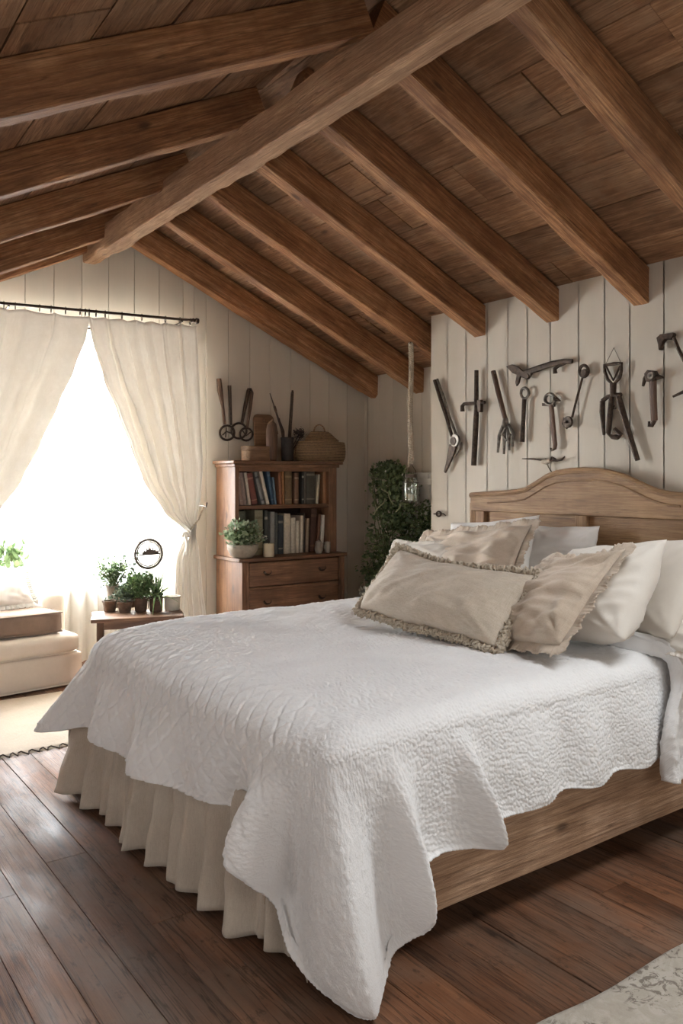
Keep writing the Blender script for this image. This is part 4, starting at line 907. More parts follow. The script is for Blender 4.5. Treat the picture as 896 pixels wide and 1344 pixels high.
# ------------------------------------------------------------------ books
def book(label, px0, px1, ptop, z0, lean, col, group, deep=.16, band=None, yfront=None, thick=None):
    """spine towards the room; px0..px1 foot of the spine along the shelf, ptop its top"""
    yf = yfront if yfront else KYH + .035
    xa, xb = atY(px0, 660, yf).x, atY(px1, 660, yf).x; t = max(.012, xb - xa - .0015)
    h = atY((px0 + px1) / 2, ptop, yf).z - z0; h = h / math.cos(lean)
    zb = z0 + (math.sin(abs(lean)) * 0) + .0008
    # lean<0 tips the top to the left: pivot on the right foot so that it stays on the shelf
    piv = xb if lean > 0 else xa
    o = thing('book', label, 'book', (piv, yf, zb), (0, lean, 0), group, local=True)
    s = -1 if lean > 0 else 0
    x0, x1 = (-t, 0) if lean > 0 else (0, t)
    cv = MB(); c = .0025 if t > .016 else .0016
    cv.box2((x0, .004, 0), (x0 + c, deep, h)); cv.box2((x1 - c, .004, 0), (x1, deep, h))
    k = 6
    cv.prism([(x0 + (x1 - x0) * i / k, .004 - .005 * math.sin(PI * i / k)) for i in range(k + 1)] + [(x1, .007), (x0, .007)], lambda a, b, d: Vector((a, b, d)), 0, h)
    cv.build('cover', cover(col), o, angle=.9)
    MB().box2((x0 + c, .007, .004), (x1 - c, deep - .004, h - .004)).build('pages', M['paper'], o, smooth=False)
    if band:
        for f0, f1 in ((.80, .86), (.12, .16)) if len(band) == 3 else ((.50, .70),):
            bb = MB(); bb.prism([(x0 + (x1 - x0) * i / k, .0034 - .0052 * math.sin(PI * i / k)) for i in range(k + 1)] + [(x1, .0045), (x0, .0045)], lambda a, b, d: Vector((a, b, d)), h * f0, h * f1); bb.build('spine_label', cover(tuple(band[:3])), o)
    return o
GU, GLW = 'books on the upper shelf', 'books on the lower shelf'
ZU, ZL_ = 1.162, .803
W = lambda x: 300 + x / 5.973
up = [ # x0, x1 of the foot, top y (zoomed), lean, colour, label, band
 (70, 92, 122, -.10, (.16, .11, .085), 'dull brown book first at the left end of the upper shelf', None),
 (93, 118, 122, -.13, (.30, .21, .17), 'faded pinkish brown book second from the left on the upper shelf', (.40, .32, .25)),
 (119, 148, 126, -.14, (.24, .18, .15), 'grey brown book third from the left on the upper shelf', None),
 (158, 180, 124, -.16, (.50, .42, .33), 'thin cream book leaning left before the maroon one, upper shelf', None),
 (186, 232, 130, -.20, (.16, .050, .035), 'maroon book leaning left on the upper shelf', (.30, .16, .1)),
 (262, 290, 120, -.27, (.20, .19, .17), 'grey book with dark lettering bands leaning left on the upper shelf', (.05, .045, .04)),
 (300, 324, 92, -.25, (.58, .51, .41), 'tall cream book leaning steeply on the upper shelf', None),
 (340, 362, 98, -.17, (.045, .085, .13), 'deep blue book leaning left on the upper shelf', (.12, .16, .2)),
 (363, 380, 160, -.11, (.14, .20, .25), 'short pale blue book leaning on the deep blue one, upper shelf', None),
 (402, 424, 124, -.05, (.27, .115, .055), 'terracotta book upright in the middle of the upper shelf', None),
 (425, 442, 112, -.03, (.34, .155, .06), 'narrow orange book right of the terracotta one, upper shelf', None),
 (443, 498, 110, 0, (.165, .105, .05), 'thick olive brown book in the middle of the upper shelf', (.26, .18, .09)),
 (518, 552, 124, 0, (.19, .10, .055), 'brown book with lighter ribs standing alone on the upper shelf', (.34, .24, .15)),
 (576, 592, 112, 0, (.04, .035, .03), 'narrow black book with pale flecks on the upper shelf', (.42, .38, .3)),
 (594, 610, 112, 0, (.13, .11, .085), 'narrow dark grey book left of the broad dark volume, upper shelf', None),
 (612, 678, 92, 0, (.065, .055, .040), 'broad dark olive volume, tallest upright book on the upper shelf', (.20, .17, .12)),
 (684, 704, 138, .09, (.48, .43, .31), 'thin pale green cream book leaning right on the upper shelf', None),
 (742, 774, 112, 0, (.30, .14, .06), 'orange brown book standing alone at the right end of the upper shelf', None)]
for x0, x1, yt, ln, col, lab, bd_ in up: book(lab, W(x0), W(x1), 600 + yt / 5.973, ZU, ln, col, GU, band=bd_)
lo_ = [
 (90, 145, 425, -.03, (.12, .115, .075), 'dim olive book behind the leafy bowl plant on the lower shelf', None),
 (205, 270, 416, 0, (.27, .24, .15), 'olive cream book above the candle, lower shelf', (.20, .17, .1)),
 (283, 308, 420, 0, (.060, .065, .055), 'dark book with a pale head right of the olive one, lower shelf', (.34, .31, .25)),
 (328, 364, 430, 0, (.27, .26, .225), 'pale grey book behind the candle on the lower shelf', None),
 (366, 388, 438, 0, (.10, .105, .09), 'slim dark green grey book on the lower shelf', None),
 (392, 430, 458, 0, (.035, .042, .045), 'navy black book on the lower shelf', (.20, .18, .14)),
 (436, 486, 444, 0, (.58, .50, .37), 'tall cream book in the middle of the lower shelf', None),
 (490, 526, 476, 0, (.60, .52, .40), 'short ivory book right of the tall cream one, lower shelf', None),
 (530, 556, 500, 0, (.60, .53, .41), 'lowest ivory book under a brown topped one, lower shelf', None),
 (560, 584, 460, .02, (.55, .47, .36), 'ivory book with a slight lean on the lower shelf', None),
 (588, 602, 440, 0, (.05, .035, .025), 'thin near black book on the lower shelf', None),
 (604, 626, 482, .04, (.28, .20, .13), 'short tan book next to the dark brown one, lower shelf', None),
 (636, 680, 404, .05, (.085, .038, .022), 'tallest dark brown book on the lower shelf', (.14, .07, .04)),
 (688, 710, 450, .07, (.15, .065, .035), 'reddish brown book leaning against the tallest dark one, lower shelf', None),
 (714, 742, 456, .08, (.62, .57, .48), 'white book at the right of the lower shelf', None),
 (764, 784, 440, .03, (.10, .05, .03), 'dark brown book last at the right end of the lower shelf', None)]
for x0, x1, yt, ln, col, lab, bd_ in lo_: book(lab, W(x0), W(x1), 600 + yt / 5.973, ZL_, ln, col, GLW, band=bd_, yfront=KYH + .06)
# ------------------------------------------------------------------ things on the bookcase
def leaves(name, pts, mat, parent, size=(.02, .03), aspect=.7, seed=0, outc=None, droop=.3, fold=.25, normals=None):
    """many small folded leaves in one mesh; pts are their stalk ends"""
    r = random.Random(seed); vs, fs = [], []
    base = [(0, 0, 0), (.32, .5, .0), (.68, .42, 0), (1, 0, 0), (.68, -.42, 0), (.32, -.5, 0), (.5, 0, -1)]
    for i, p in enumerate(pts):
        p = Vector(p); s = r.uniform(*size)
        if outc is not None: d = (p - Vector(outc)); d = d.normalized() if d.length > 1e-6 else Vector((0, 0, 1))
        else: d = Vector((0, 0, 1))
        d = (d + Vector((r.gauss(0, .55), r.gauss(0, .55), r.gauss(0, .5) - droop))).normalized()
        w = d.cross(Vector((r.gauss(0, .5), r.gauss(0, .5), 1))).normalized(); n = d.cross(w).normalized(); k = len(vs)
        for a, b, c in base: vs.append(tuple(p + d * (a * s) + w * (b * s * aspect) + n * (c * s * fold * .5 + (abs(b) * s * fold * .6) - a * a * s * .25)))
        fs += [(k, k + 1, k + 6), (k + 1, k + 2, k + 6), (k + 2, k + 3, k + 6), (k + 3, k + 4, k + 6), (k + 4, k + 5, k + 6), (k + 5, k, k + 6)]
    mb = MB(); mb.add(vs, fs); return mb.build(name, mat, parent, angle=None)
def blob_pts(c, r, n, seed, shell=.55, zmin=None):
    q = random.Random(seed); P = []
    while len(P) < n:
        d = Vector((q.gauss(0, 1), q.gauss(0, 1), q.gauss(0, 1))).normalized() * q.uniform(shell, 1)
        p = Vector((c[0] + d.x * r[0], c[1] + d.y * r[1], c[2] + d.z * r[2]))
        p += Vector((nz(d.x * 3, d.y * 3, seed), nz(d.y * 3, d.z * 3, seed), nz(d.z * 3, d.x * 3, seed))) * min(r) * .5
        if zmin is None or p.z > zmin: P.append(p)
    return P
def potprof(r0, r1, h, t=.005, rim=.004): return [(0, .0), (r0 * .92, 0), (r0, .004), (r0 + (r1 - r0) * .6, h * .6), (r1, h - .012), (r1 + rim, h - .010), (r1 + rim, h - .001), (r1, h), (r1 - t, h - .001), (r1 - t - .002, h * .82), (0, h * .82)]
def stems(c, pts, mat, parent, r=.0016, every=9):
    mb = MB()
    for p in pts[::every]:
        p = Vector(p); a = Vector(c); mid = a.lerp(p, .5) + Vector((0, 0, .02)); mb.tube([a, mid, p], [r * 1.3, r, r * .7], 5)
    return mb.build('stems', mat, parent)
# bowl of foliage on the chest ledge
b0 = Vector((2.765, KYF + .085, .803))
pl = thing('potted_plant', 'bushy pale leaved plant in a round grey bowl on the chest ledge of the bookcase', 'plant', tuple(b0))
MB().lathe([(0, 0), (.06, 0), (.085, .02), (.105, .06), (.108, .088), (.102, .094), (.098, .088), (.094, .07), (0, .07)], b0, 28).build('bowl', M['stone'], pl, angle=.9)
P = blob_pts(b0 + Vector((-.01, -.02, .165)), (.14, .115, .095), 520, 4, .35, b0.z + .07); leaves('foliage', P, M['pale'], pl, (.018, .034), .8, 1, b0 + Vector((0, 0, .08)))
P2 = blob_pts(b0 + Vector((-.01, -.02, .155)), (.12, .10, .075), 260, 14, .2, b0.z + .07); leaves('inner_foliage', P2, M['bush'], pl, (.018, .030), .8, 2, b0 + Vector((0, 0, .08)))
stems(b0 + Vector((0, 0, .07)), P, M['stem'], pl)
# candle with a small flower
cpos = atY(352.5, 722, KYF + .045); cpos.z = .803
cd = thing('candle', 'stubby cream candle in front of the lower shelf books', 'candle', tuple(cpos))
MB().lathe([(0, 0), (.036, 0), (.0375, .003), (.0375, .088), (.034, .092), (.030, .088), (0, .084)], cpos, 24).build('wax', M['wax'], cd, angle=.8)
MB().tube([cpos + Vector((0, 0, .083)), cpos + Vector((.002, 0, .098))], .0014, 6).build('wick', M['black_pot'], cd)
fl = thing('flower_sprig', 'tiny dried white flower sprig standing behind the candle', 'flower', tuple(cpos + Vector((-.012, .055, 0))))
MB().tube([cpos + Vector((-.012, .055, 0)), cpos + Vector((-.014, .05, .10)), cpos + Vector((-.008, .045, .125))], .0015, 6).build('stem', M['stem'], fl)
leaves('petals', blob_pts(cpos + Vector((-.008, .045, .128)), (.018, .018, .014), 26, 5), M['petal'], fl, (.010, .016), .9, 3, cpos + Vector((-.008, .045, .122)))
# small trinkets at the right of the lower shelf
tpos = atY(418, 716, KYF + .05); tpos.z = .803
tk = thing('figurine', 'small mottled brown and white owl shaped figurine at the right of the lower shelf', 'figurine', tuple(tpos))
MB().lathe([(0, 0), (.020, 0), (.026, .012), (.028, .035), (.022, .058), (.024, .072), (.020, .088), (.008, .096), (0, .097)], tpos, 20, wob=.12, seed=3).build('body', M['stone'], tk, angle=None)
for sx in (-.012, .012): MB().lathe([(.006, 0), (.005, .006), (0, .014)], tpos + Vector((sx, 0, .088)), 8).build('ear', M['terra'], tk)
tp2 = atY(429.5, 716, KYF + .055); tp2.z = .803
mg = thing('mug', 'little pale mug beside the owl figurine on the lower shelf', 'mug', tuple(tp2))
MB().lathe([(0, 0), (.018, 0), (.020, .004), (.0235, .078), (.022, .080), (.0205, .076), (.018, .008), (0, .008)], tp2, 20).build('cup', M['stone'], mg, angle=.8)
MB().tube([tp2 + Vector((-.021, -.006, .062)), tp2 + Vector((-.036, -.012, .058)), tp2 + Vector((-.036, -.012, .034)), tp2 + Vector((-.021, -.006, .026))], .0035, 8).build('handle', M['stone'], mg)
# top of the bookcase
def T(px, py, Y): return atY(px, py, Y)
Yt = 5.12; zt = KT + .0005
x0, x1 = T(319, 600, Yt).x, T(353, 600, Yt).x
bx = thing('wooden_box', 'shallow oval bentwood box on top of the bookcase', 'box', ((x0 + x1) / 2, Yt, zt))
ov = lambda s, k=28: [((x0 + x1) / 2 + (x1 - x0) / 2 * s * math.copysign(abs(math.cos(a)) ** .7, math.cos(a)), Yt + .075 * s * math.copysign(abs(math.sin(a)) ** .7, math.sin(a))) for a in [2 * PI * i / k for i in range(k)]]
MB().prism(ov(1), lambda a, b, d: Vector((a, b, d)), zt, zt + .075).build('body', M['box'], bx, bevel=.003); MB().prism(ov(1.03), lambda a, b, d: Vector((a, b, d)), zt + .075, zt + .105).build('lid', M['box'], bx, bevel=.004)
Yb = 5.235; xa, xb, zz = T(335.7, 600, Yb).x, T(362.5, 600, Yb).x, T(350, 543.6, Yb).z
brd = thing('cutting_board', 'round shouldered wooden board leaning on the wall behind the oval box', 'board', ((xa + xb) / 2, Yb, zt))
pts = [(xa, zt), (xb, zt), (xb, zz - .04)] + [(xb - .04 + .04 * math.cos(a), zz - .04 + .04 * math.sin(a)) for a in [PI / 2 * i / 6 for i in range(1, 7)]] + [(xa + .04 - .04 * math.sin(a), zz - .04 + .04 * math.cos(a)) for a in [PI / 2 * i / 6 for i in range(7)]]
MB().prism(pts, lambda a, b, d: Vector((a, d + .10 * (b - zt), b)), Yb, Yb + .016).build('board', M['box'], brd, bevel=.004)
MB().tube([((xa + xb) / 2 + .012 * math.cos(a), Yb - .001 + .10 * (zz - .05 - zt), zz - .045 + .012 * math.sin(a)) for a in [2 * PI * i / 16 for i in range(16)]], .003, 6, closed=True).build('hang_hole_rim', M['handle'], brd)
Yp = 5.05; xc = T(359, 600, Yp).x; zz = T(359, 551, Yp).z
pd = thing('wooden_scoop', 'brown wooden scoop standing upright in front of the round shouldered board', 'scoop', (xc, Yp, zt))
def scoop(u, v):
    a = PI * (u - .5); z = zt + (zz - zt) * v; w = .046 * (1 - .25 * (abs(v - .45) * 2) ** 3) * (1 - max(0, (v - .75) / .25) ** 3 * .75)
    return Vector((xc + w * math.sin(a), Yp + .03 - .042 * math.cos(a) * (w / .046), z))
MB().grid(17, 22, scoop).build('bowl', M['handle'], pd, angle=None, solid=.006)
MB().tube([(xc - .03, Yp + .026, zz - .03), (xc, Yp + .02, zz - .004), (xc + .03, Yp + .026, zz - .03), (xc + .05, Yp + .03, zz - .10)], .008, 8).build('rim', M['box'], pd)
Yq = 5.08; xq = T(377, 600, Yq).x
jr = thing('utensil_pot', 'black clay pot on top of the bookcase holding long dark tools', 'pot', (xq, Yq, zt))
hq = T(377, 574, Yq).z - zt
MB().lathe([(0, 0), (.040, 0), (.044, .006), (.047, hq * .5), (.045, hq * .85), (.050, hq - .004), (.048, hq), (.043, hq - .004), (.040, .012), (0, .012)], (xq, Yq, zt), 24).build('pot', M['black_pot'], jr, angle=.8)
def sticks(name, label, cat, P, r, mat, flat=1.0):
    o = thing(name, label, cat, tuple(P[0])); MB().tube(P, r, 10, flat=flat).build('shaft', mat, o); return o
so = sticks('chisel', 'thin dark rod leaning left out of the black pot', 'tool', [Vector((xq - .012, Yq, zt + .03)), T(369, 563, Yq), T(362, 540, Yq + .02), T(354, 516, Yq + .05)], [.006, .008, .007, .003], M['iron'])
MB().tube([T(362, 540, Yq + .02), T(360, 533, Yq + .026)], .0095, 10).build('collar', M['iron'], so)
so = sticks('file', 'thick dark bar standing upright in the black pot', 'tool', [Vector((xq + .012, Yq, zt + .03)), T(380, 571, Yq), T(382, 540, Yq + .02), T(383.6, 515, Yq + .04)], [.012, .020, .019, .017], M['iron'], .5)
MB().tube([T(383.5, 516, Yq + .04), T(383.8, 512.5, Yq + .043)], .008, 8).build('tang', M['iron'], so)
so = sticks('spatula', 'short dark paddle leaning right of centre in the black pot', 'tool', [Vector((xq - .02, Yq + .01, zt + .03)), T(372, 566, Yq + .01), T(367, 553, Yq + .02)], [.006, .012, .009], M['iron'], .4)
MB().tube([T(367, 553, Yq + .02), T(366, 549, Yq + .024)], .006, 8).build('tip', M['iron'], so)
ds = thing('dried_flowers', 'dark dried flower bunch lying between the black pot and the basket', 'flowers', tuple(T(392, 579, Yq + .03)))
c0 = T(393, 569, Yq + .03); leaves('heads', blob_pts(c0, (.045, .035, .038), 190, 6, .3), M['dry'], ds, (.010, .020), .9, 4, c0 + Vector((0, 0, -.04)))
sm = MB()
for k in range(7): sm.tube([Vector((xq + .02 + .003 * k, Yq + .012, zt + .05)), c0 + Vector((-.02 + .008 * k, 0, -.02 + .004 * (k % 3)))], .0016, 5)
sm.build('stems', M['black_pot'], ds)
# straw basket with a domed lid
Yk = 5.12; xa, xb = T(388, 600, Yk).x, T(452, 600, Yk).x; xk = (xa + xb) / 2; ry = .095; hb_ = T(420, 580, Yk).z - zt; ht = T(420, 566.5, Yk).z - zt
bk = thing('basket', 'flat woven straw basket with domed lid and looped handle on the bookcase', 'basket', (xk, Yk, zt))
def ell(prof, name, mat, par, sx):
    mb = MB(); n = 40
    for_ = []
    vs = [(xk + dx + sx * r * math.cos(2 * PI * j / n) * (1 + .012 * math.sin(j * 2.5 + k)), Yk + ry * r * math.sin(2 * PI * j / n), zt + z) for k, (r, z, dx) in enumerate(prof) for j in range(n)]
    fs = [(k * n + j, k * n + (j + 1) % n, (k + 1) * n + (j + 1) % n, (k + 1) * n + j) for k in range(len(prof) - 1) for j in range(n)] + [tuple(range(n - 1, -1, -1)), tuple((len(prof) - 1) * n + j for j in range(n))]
    return mb.add(vs, fs).build(name, mat, par, angle=1.0)
hx = (xb - xa) / 2
ell([(.90, 0, 0), (.97, hb_ * .2, 0), (1.0, hb_ * .5, 0), (.99, hb_ * .85, 0), (.95, hb_, 0)], 'body', M['basket'], bk, hx)
ell([(.66, hb_, .01), (.68, hb_ + .012, .01), (.64, hb_ + .02, .008), (.55, hb_ + (ht - hb_) * .45, .004), (.42, hb_ + (ht - hb_) * .85, -.004), (.34, ht, -.008)], 'lid', M['basket'], bk, hx)
hl = MB()
for s_ in (0, PI): hl.tube([(xk - .012 + .05 * math.cos(a) , Yk + .004 * math.sin(8 * a + s_), zt + ht - .004 + .055 * math.sin(a)) for a in [PI * i / 18 for i in range(19)]], .0048, 6)
hl.build('handle', M['basket'], bk)
# ================================================================== TABLE BY THE WINDOW
TC = Vector((1.985, 4.93, 0)); TR = math.atan2(4.70 - 4.89, 2.21 - 1.69)
tb_ = thing('side_table', 'small worn wooden side table crowded with potted plants by the window', 'table', tuple(TC), (0, 0, TR), local=True)
TL, TD, TH = .56, .32, .50
tt = MB()
for k in range(3): tt.box2((-TL / 2 + .004 * (k % 2), -TD / 2 + TD * k / 3 + .0012, TH - .024), (TL / 2 - .005 * ((k + 1) % 2), -TD / 2 + TD * (k + 1) / 3 - .0012, TH - .0008 * k))
tt.build('tabletop', M['table'], tb_, bevel=.005)
ap = MB()
for a, b in (((-.22, -.135, .43), (.22, -.115, .477)), ((-.22, .115, .43), (.22, .135, .477)), ((-.235, -.115, .43), (-.215, .115, .477)), ((.215, -.115, .43), (.235, .115, .477))): ap.box2(a, b)
ap.build('apron', M['table'], tb_, smooth=False)
for sx in (-1, 1):
    for sy in (-1, 1):
        MB().lathe([(.013, 0), (.015, .03), (.012, .06), (.017, .2), (.021, .30), (.014, .33), (.022, .36), (.022, .477)], (sx * .225, sy * .125, 0), 14).build('leg', M['handle'], tb_, angle=.9)
for sy in (-1, 1): MB().tube([(-.225, sy * .125, .13), (.225, sy * .125, .13)], .008, 8).build('stretcher', M['handle'], tb_)
TM = Matrix.Rotation(TR, 3, 'Z')
def tw(x, y, z=TH): return TM @ Vector((x, y, 0)) + TC + Vector((0, 0, z))
GP = 'pots on the window table'
def pot(name, label, p, r0, r1, h, mat, soil=True, cat='plant', wob=.0):
    o = thing(name, label, cat, tuple(p), group=GP); MB().lathe(potprof(r0, r1, h), p, 26, wob=wob, seed=r0 * 99).build('pot', mat, o, angle=.8)
    if soil: MB().lathe([(0, h * .86 + .004), (r1 * .5, h * .87), (r1 - .007, h * .85)], p, 20).build('soil', M['soil'], o)
    return o
def tpos_(px, py, back=0.0):
    """spot on the table top seen at this pixel"""
    v = atz(px, py, TH); return v + TM @ Vector((0, back, 0))
p = tpos_(144, 803.5, .025); o = pot('plant_pot', 'low dark clay pot first from the left on the window table', p, .036, .043, .072, M['terra'], wob=.06)
leaves('sprouts', blob_pts(p + Vector((0, 0, .085)), (.03, .03, .014), 40, 41, .1, p.z + .06), M['grey_leaf'], o, (.010, .018), .8, 41, p + Vector((0, 0, .05)))
p = tpos_(164, 804, .02); o = pot('potted_plant', 'dark clay pot of grey green succulents second from the left on the window table', p, .036, .047, .070, M['terra'], wob=.06)
q1 = p + Vector((0, 0, .115)); leaves('foliage', blob_pts(q1, (.075, .06, .062), 420, 42, .2, p.z + .05), M['grey_leaf'], o, (.014, .026), .75, 42, p + Vector((0, 0, .06))); stems(p + Vector((0, 0, .05)), blob_pts(q1, (.05, .045, .045), 60, 43), M['stem'], o)
p = tpos_(185, 803, .02); o = pot('potted_plant', 'dark clay pot with a leafy green bush, third from the left on the window table', p, .036, .044, .090, M['terra'], wob=.06)
q1 = p + Vector((-.005, 0, .150)); P = blob_pts(q1 + Vector((0, 0, .012)), (.105, .08, .088), 900, 44, .2, p.z + .07); leaves('foliage', P, M['bush'], o, (.016, .030), .75, 44, p + Vector((0, 0, .08))); stems(p + Vector((0, 0, .07)), P, M['stem'], o)
p = tpos_(205, 802.5, .02); o = pot('potted_plant', 'dark clay pot with spiky aloe leaves, fourth from the left on the window table', p, .040, .043, .092, M['terra'], wob=.06)
al = MB(); q = random.Random(3)
for k in range(26):
    a = q.uniform(0, 2 * PI); el = q.uniform(.35, 1.45); L = q.uniform(.13, .23) * (1.0 if el > .7 else 1.15); d = Vector((math.cos(a) * math.cos(el), math.sin(a) * math.cos(el), math.sin(el))); b = p + Vector((0, 0, .082))
    P = [b + d * L * t + Vector((0, 0, -.5 * (1.3 - el) * (L * t) ** 2 / .12)) for t in (0, .25, .5, .75, 1)]; al.tube(P, [.007, .0085, .007, .0045, .0008], 6, flat=.45)
al.build('aloe_leaves', M['aloe'], o)
leaves('dark_rosette', blob_pts(p + Vector((.0, -.03, .105)), (.04, .025, .035), 80, 47, .3), M['ivy'], o, (.014, .024), .8, 47, p + Vector((0, 0, .08)))
p = tpos_(226, 801, .02); o = pot('planter', 'empty cream enamel pot at the right end of the window table', p, .048, .052, .092, M['enamel'], soil=False, cat='pot')
MB().lathe([(.0525, 0), (.0565, .001), (.0565, .004), (.0525, .005)], p + Vector((0, 0, .084)), 26).build('rim_band', M['stone'], o)
p = tpos_(150, 800, .085); o = pot('potted_plant', 'taller pale stone pot with an airy bush at the back of the window table', p, .036, .055, .150, M['stone'])
q1 = p + Vector((-.005, 0, .235)); P = blob_pts(q1, (.135, .09, .095), 850, 48, .1, p.z + .14); leaves('foliage', P, M['bush'], o, (.010, .022), .8, 48, p + Vector((0, 0, .14))); stems(p + Vector((0, 0, .13)), P, M['stem'], o, every=6)
P = blob_pts(q1 + Vector((-.03, 0, .02)), (.14, .09, .10), 320, 49, .5, p.z + .15); leaves('tip_foliage', P, M['pale'], o, (.010, .018), .9, 49, p + Vector((0, 0, .14)))
p = tpos_(172, 799, .07); o = pot('potted_plant', 'small dark pot with tall thin sprigs rising at the back of the window table', p, .030, .036, .06, M['terra'])
sp = MB(); LP = []
for k in range(5):
    b = p + Vector((0, 0, .05)); d = Vector((-.012 * k + .015, .004 * k, 0)); P = [b + Vector((d.x * t * 3 + .012 * math.sin(t * 9 + k), .01 * math.sin(t * 7 + k), (.37 - .045 * k) * t)) for t in [i / 10 for i in range(11)]]
    sp.tube(P, .0014, 5); LP += [v + Vector((rnd.uniform(-.012, .012), rnd.uniform(-.01, .01), 0)) for v in P[2:] for _ in range(4)]
sp.build('stems', M['stem'], o); leaves('foliage', LP, M['grey_leaf'], o, (.012, .022), .85, 50, p + Vector((0, 0, .0)), droop=.1)
# round wire sign on a stake behind the pots
p = tpos_(196, 800, .075); Ysg = p.y; sc_ = atY(195, 727, Ysg); 
sg = thing('garden_sign', 'round wire sign with a little skyline on its crossbar behind the plants', 'sign', tuple(p))
Rg = .094; n_ = 44
for rr, th in ((Rg, .0085), (Rg - .014, .0045)):
    MB().tube([sc_ + Vector((rr * math.cos(a), .001 * math.sin(9 * a), rr * math.sin(a))) for a in [2 * PI * i / n_ for i in range(n_)]], th, 8, closed=True).build('hoop', M['wire'], sg)
MB().tube([sc_ + Vector((-Rg + .012, 0, -.006)), sc_ + Vector((Rg - .012, 0, -.002))], .0045, 6).build('crossbar', M['wire'], sg)
sk_ = MB(); q = random.Random(12); xx = -.040
hts = [.014, .026, .020, .040, .030, .060, .036, .026, .044, .024, .032, .018, .022]
for h_ in hts:
    w_ = .0088; sk_.box((sc_.x + xx, Ysg, sc_.z - .003 + h_ / 2), (w_, .003, h_)); sk_.add([(sc_.x + xx - w_ / 2, Ysg - .0015, sc_.z - .003 + h_), (sc_.x + xx + w_ / 2, Ysg - .0015, sc_.z - .003 + h_), (sc_.x + xx, Ysg, sc_.z + .004 + h_), (sc_.x + xx - w_ / 2, Ysg + .0015, sc_.z - .003 + h_), (sc_.x + xx + w_ / 2, Ysg + .0015, sc_.z - .003 + h_)], [(0, 1, 2), (3, 4, 2), (0, 2, 3), (1, 2, 4)]); xx += .0088
sk_.build('skyline', M['wire'], sg)
fl_ = MB()
for k in range(5): a = -PI / 2 + (k - 2) * .22; fl_.tube([sc_ + Vector((.0 + .052 * math.cos(a), 0, .088 * math.sin(a))), sc_ + Vector((.040 * math.cos(a), 0, .088 * math.sin(a) + .022))], .002, 5)
fl_.build('flourish', M['wire'], sg)
MB().tube([sc_ + Vector((0, 0, -Rg)), Vector((sc_.x, Ysg, TH + .0))], .003, 6).build('stake', M['wire'], sg)
# plant on the window sill behind the sofa
p = Vector((atY(14, 768, AY - .09).x, AY - .085, WZ0)); o = thing('potted_plant', 'broad leaved green plant in a terracotta tray on the window sill behind the sofa', 'plant', tuple(p))
MB().lathe([(0, 0), (.10, 0), (.115, .03), (.118, .055), (.112, .055), (.108, .04), (0, .04)], p, 24, Matrix.Diagonal((1.2, .55, 1)).to_3x3()).build('tray', plain('terracotta', (.34, .165, .085), .8), o, angle=.8)
q = random.Random(8); st_ = MB(); LP = []
for k in range(13):
    a = q.uniform(0, 2 * PI); tip = p + Vector((math.cos(a) * q.uniform(.03, .16), math.sin(a) * q.uniform(.01, .05), q.uniform(.14, .30))); b = p + Vector((math.cos(a) * .04, math.sin(a) * .02, .04)); mid = b.lerp(tip, .5) + Vector((0, 0, .03)); st_.tube([b, mid, tip], .0028, 6)
    LP += [b.lerp(tip, t) + Vector((q.uniform(-.015, .015), q.uniform(-.01, .01), .03 * math.sin(t * PI))) for t in (.35, .5, .62, .74, .85, .95, 1)]
st_.build('stems', M['stem'], o); leaves('foliage', LP, M['bush'], o, (.05, .085), .55, 51, p + Vector((0, 0, .05)), droop=.15)
# ================================================================== IVY IN THE RECESS
ib = Vector((3.86, 4.72, 0)); iv = thing('ivy_plant', 'tall dark green ivy with small white flowers filling the corner beyond the bookcase', 'plant', tuple(ib))
MB().lathe(potprof(.13, .17, .32, .012, .01), ib, 28).build('pot', M['terra'], iv, angle=.8)
MB().lathe([(0, .275), (.10, .28), (.15, .272)], ib, 24).build('soil', M['soil'], iv)
LP = []; spine = [(3.86, 4.72, .45, .17, .15, .17), (3.80, 4.70, .68, .22, .19, .19), (3.86, 4.66, .92, .21, .22, .19), (3.90, 4.66, 1.12, .185, .24, .17), (3.91, 4.74, 1.28, .17, .20, .13), (3.93, 4.83, 1.40, .12, .14, .07), (3.90, 4.30, .98, .14, .15, .16), (3.84, 4.33, .80, .17, .16, .17), (3.74, 4.58, .60, .13, .16, .20)]
for k, (x, y, z, a, b, c_) in enumerate(spine): LP += blob_pts((x, y, z), (a, b, c_), 900, 60 + k, .35)
def clampiv(v): return Vector((min(max(v.x, 3.64), XR - .012), min(max(v.y, YEND + .06), YG - .03), max(v.z, .34)))
leaves('foliage', [clampiv(v) for v in LP], M['ivy'], iv, (.016, .034), .9, 61, (3.86, 4.72, .9), droop=.25)
vn = MB(); q = random.Random(5)
for k in range(16):
    P = []; x, y = ib.x + q.uniform(-.06, .06), ib.y + q.uniform(-.06, .06)
    zt_ = q.uniform(.9, 1.42)
    for i in range(10): t = i / 9; P.append(clampiv(Vector((x + .12 * math.sin(t * 4 + k) * t, y - .10 * math.cos(t * 5 + k * 2) * t, .28 + (zt_ - .28) * t))))
    vn.tube(P, .004, 6)
vn.build('vines', M['stem'], iv)
for c0, e0 in (((500, 642), (516, 662)), ((519, 672), (527, 660)), ((533, 686), (546, 694)), ((546, 694), (553, 692)), ((505, 655), (490, 676))):
    a, b = atY(*c0, 4.42), atY(*e0, 4.40); MB().tube([a, a.lerp(b, .35) + Vector((.015, -.01, .012)), a.lerp(b, .7) + Vector((-.01, -.01, .01)), b], .0042, 6).build('tendril', M['tendril'], iv)
LF = [LP[q.randrange(len(LP))] + Vector((-.02, -.05, 0)) for _ in range(120)]; leaves('blossoms', [clampiv(v) for v in LF], M['petal'], iv, (.012, .022), 1.0, 62, (3.86, 4.9, .9), droop=0)
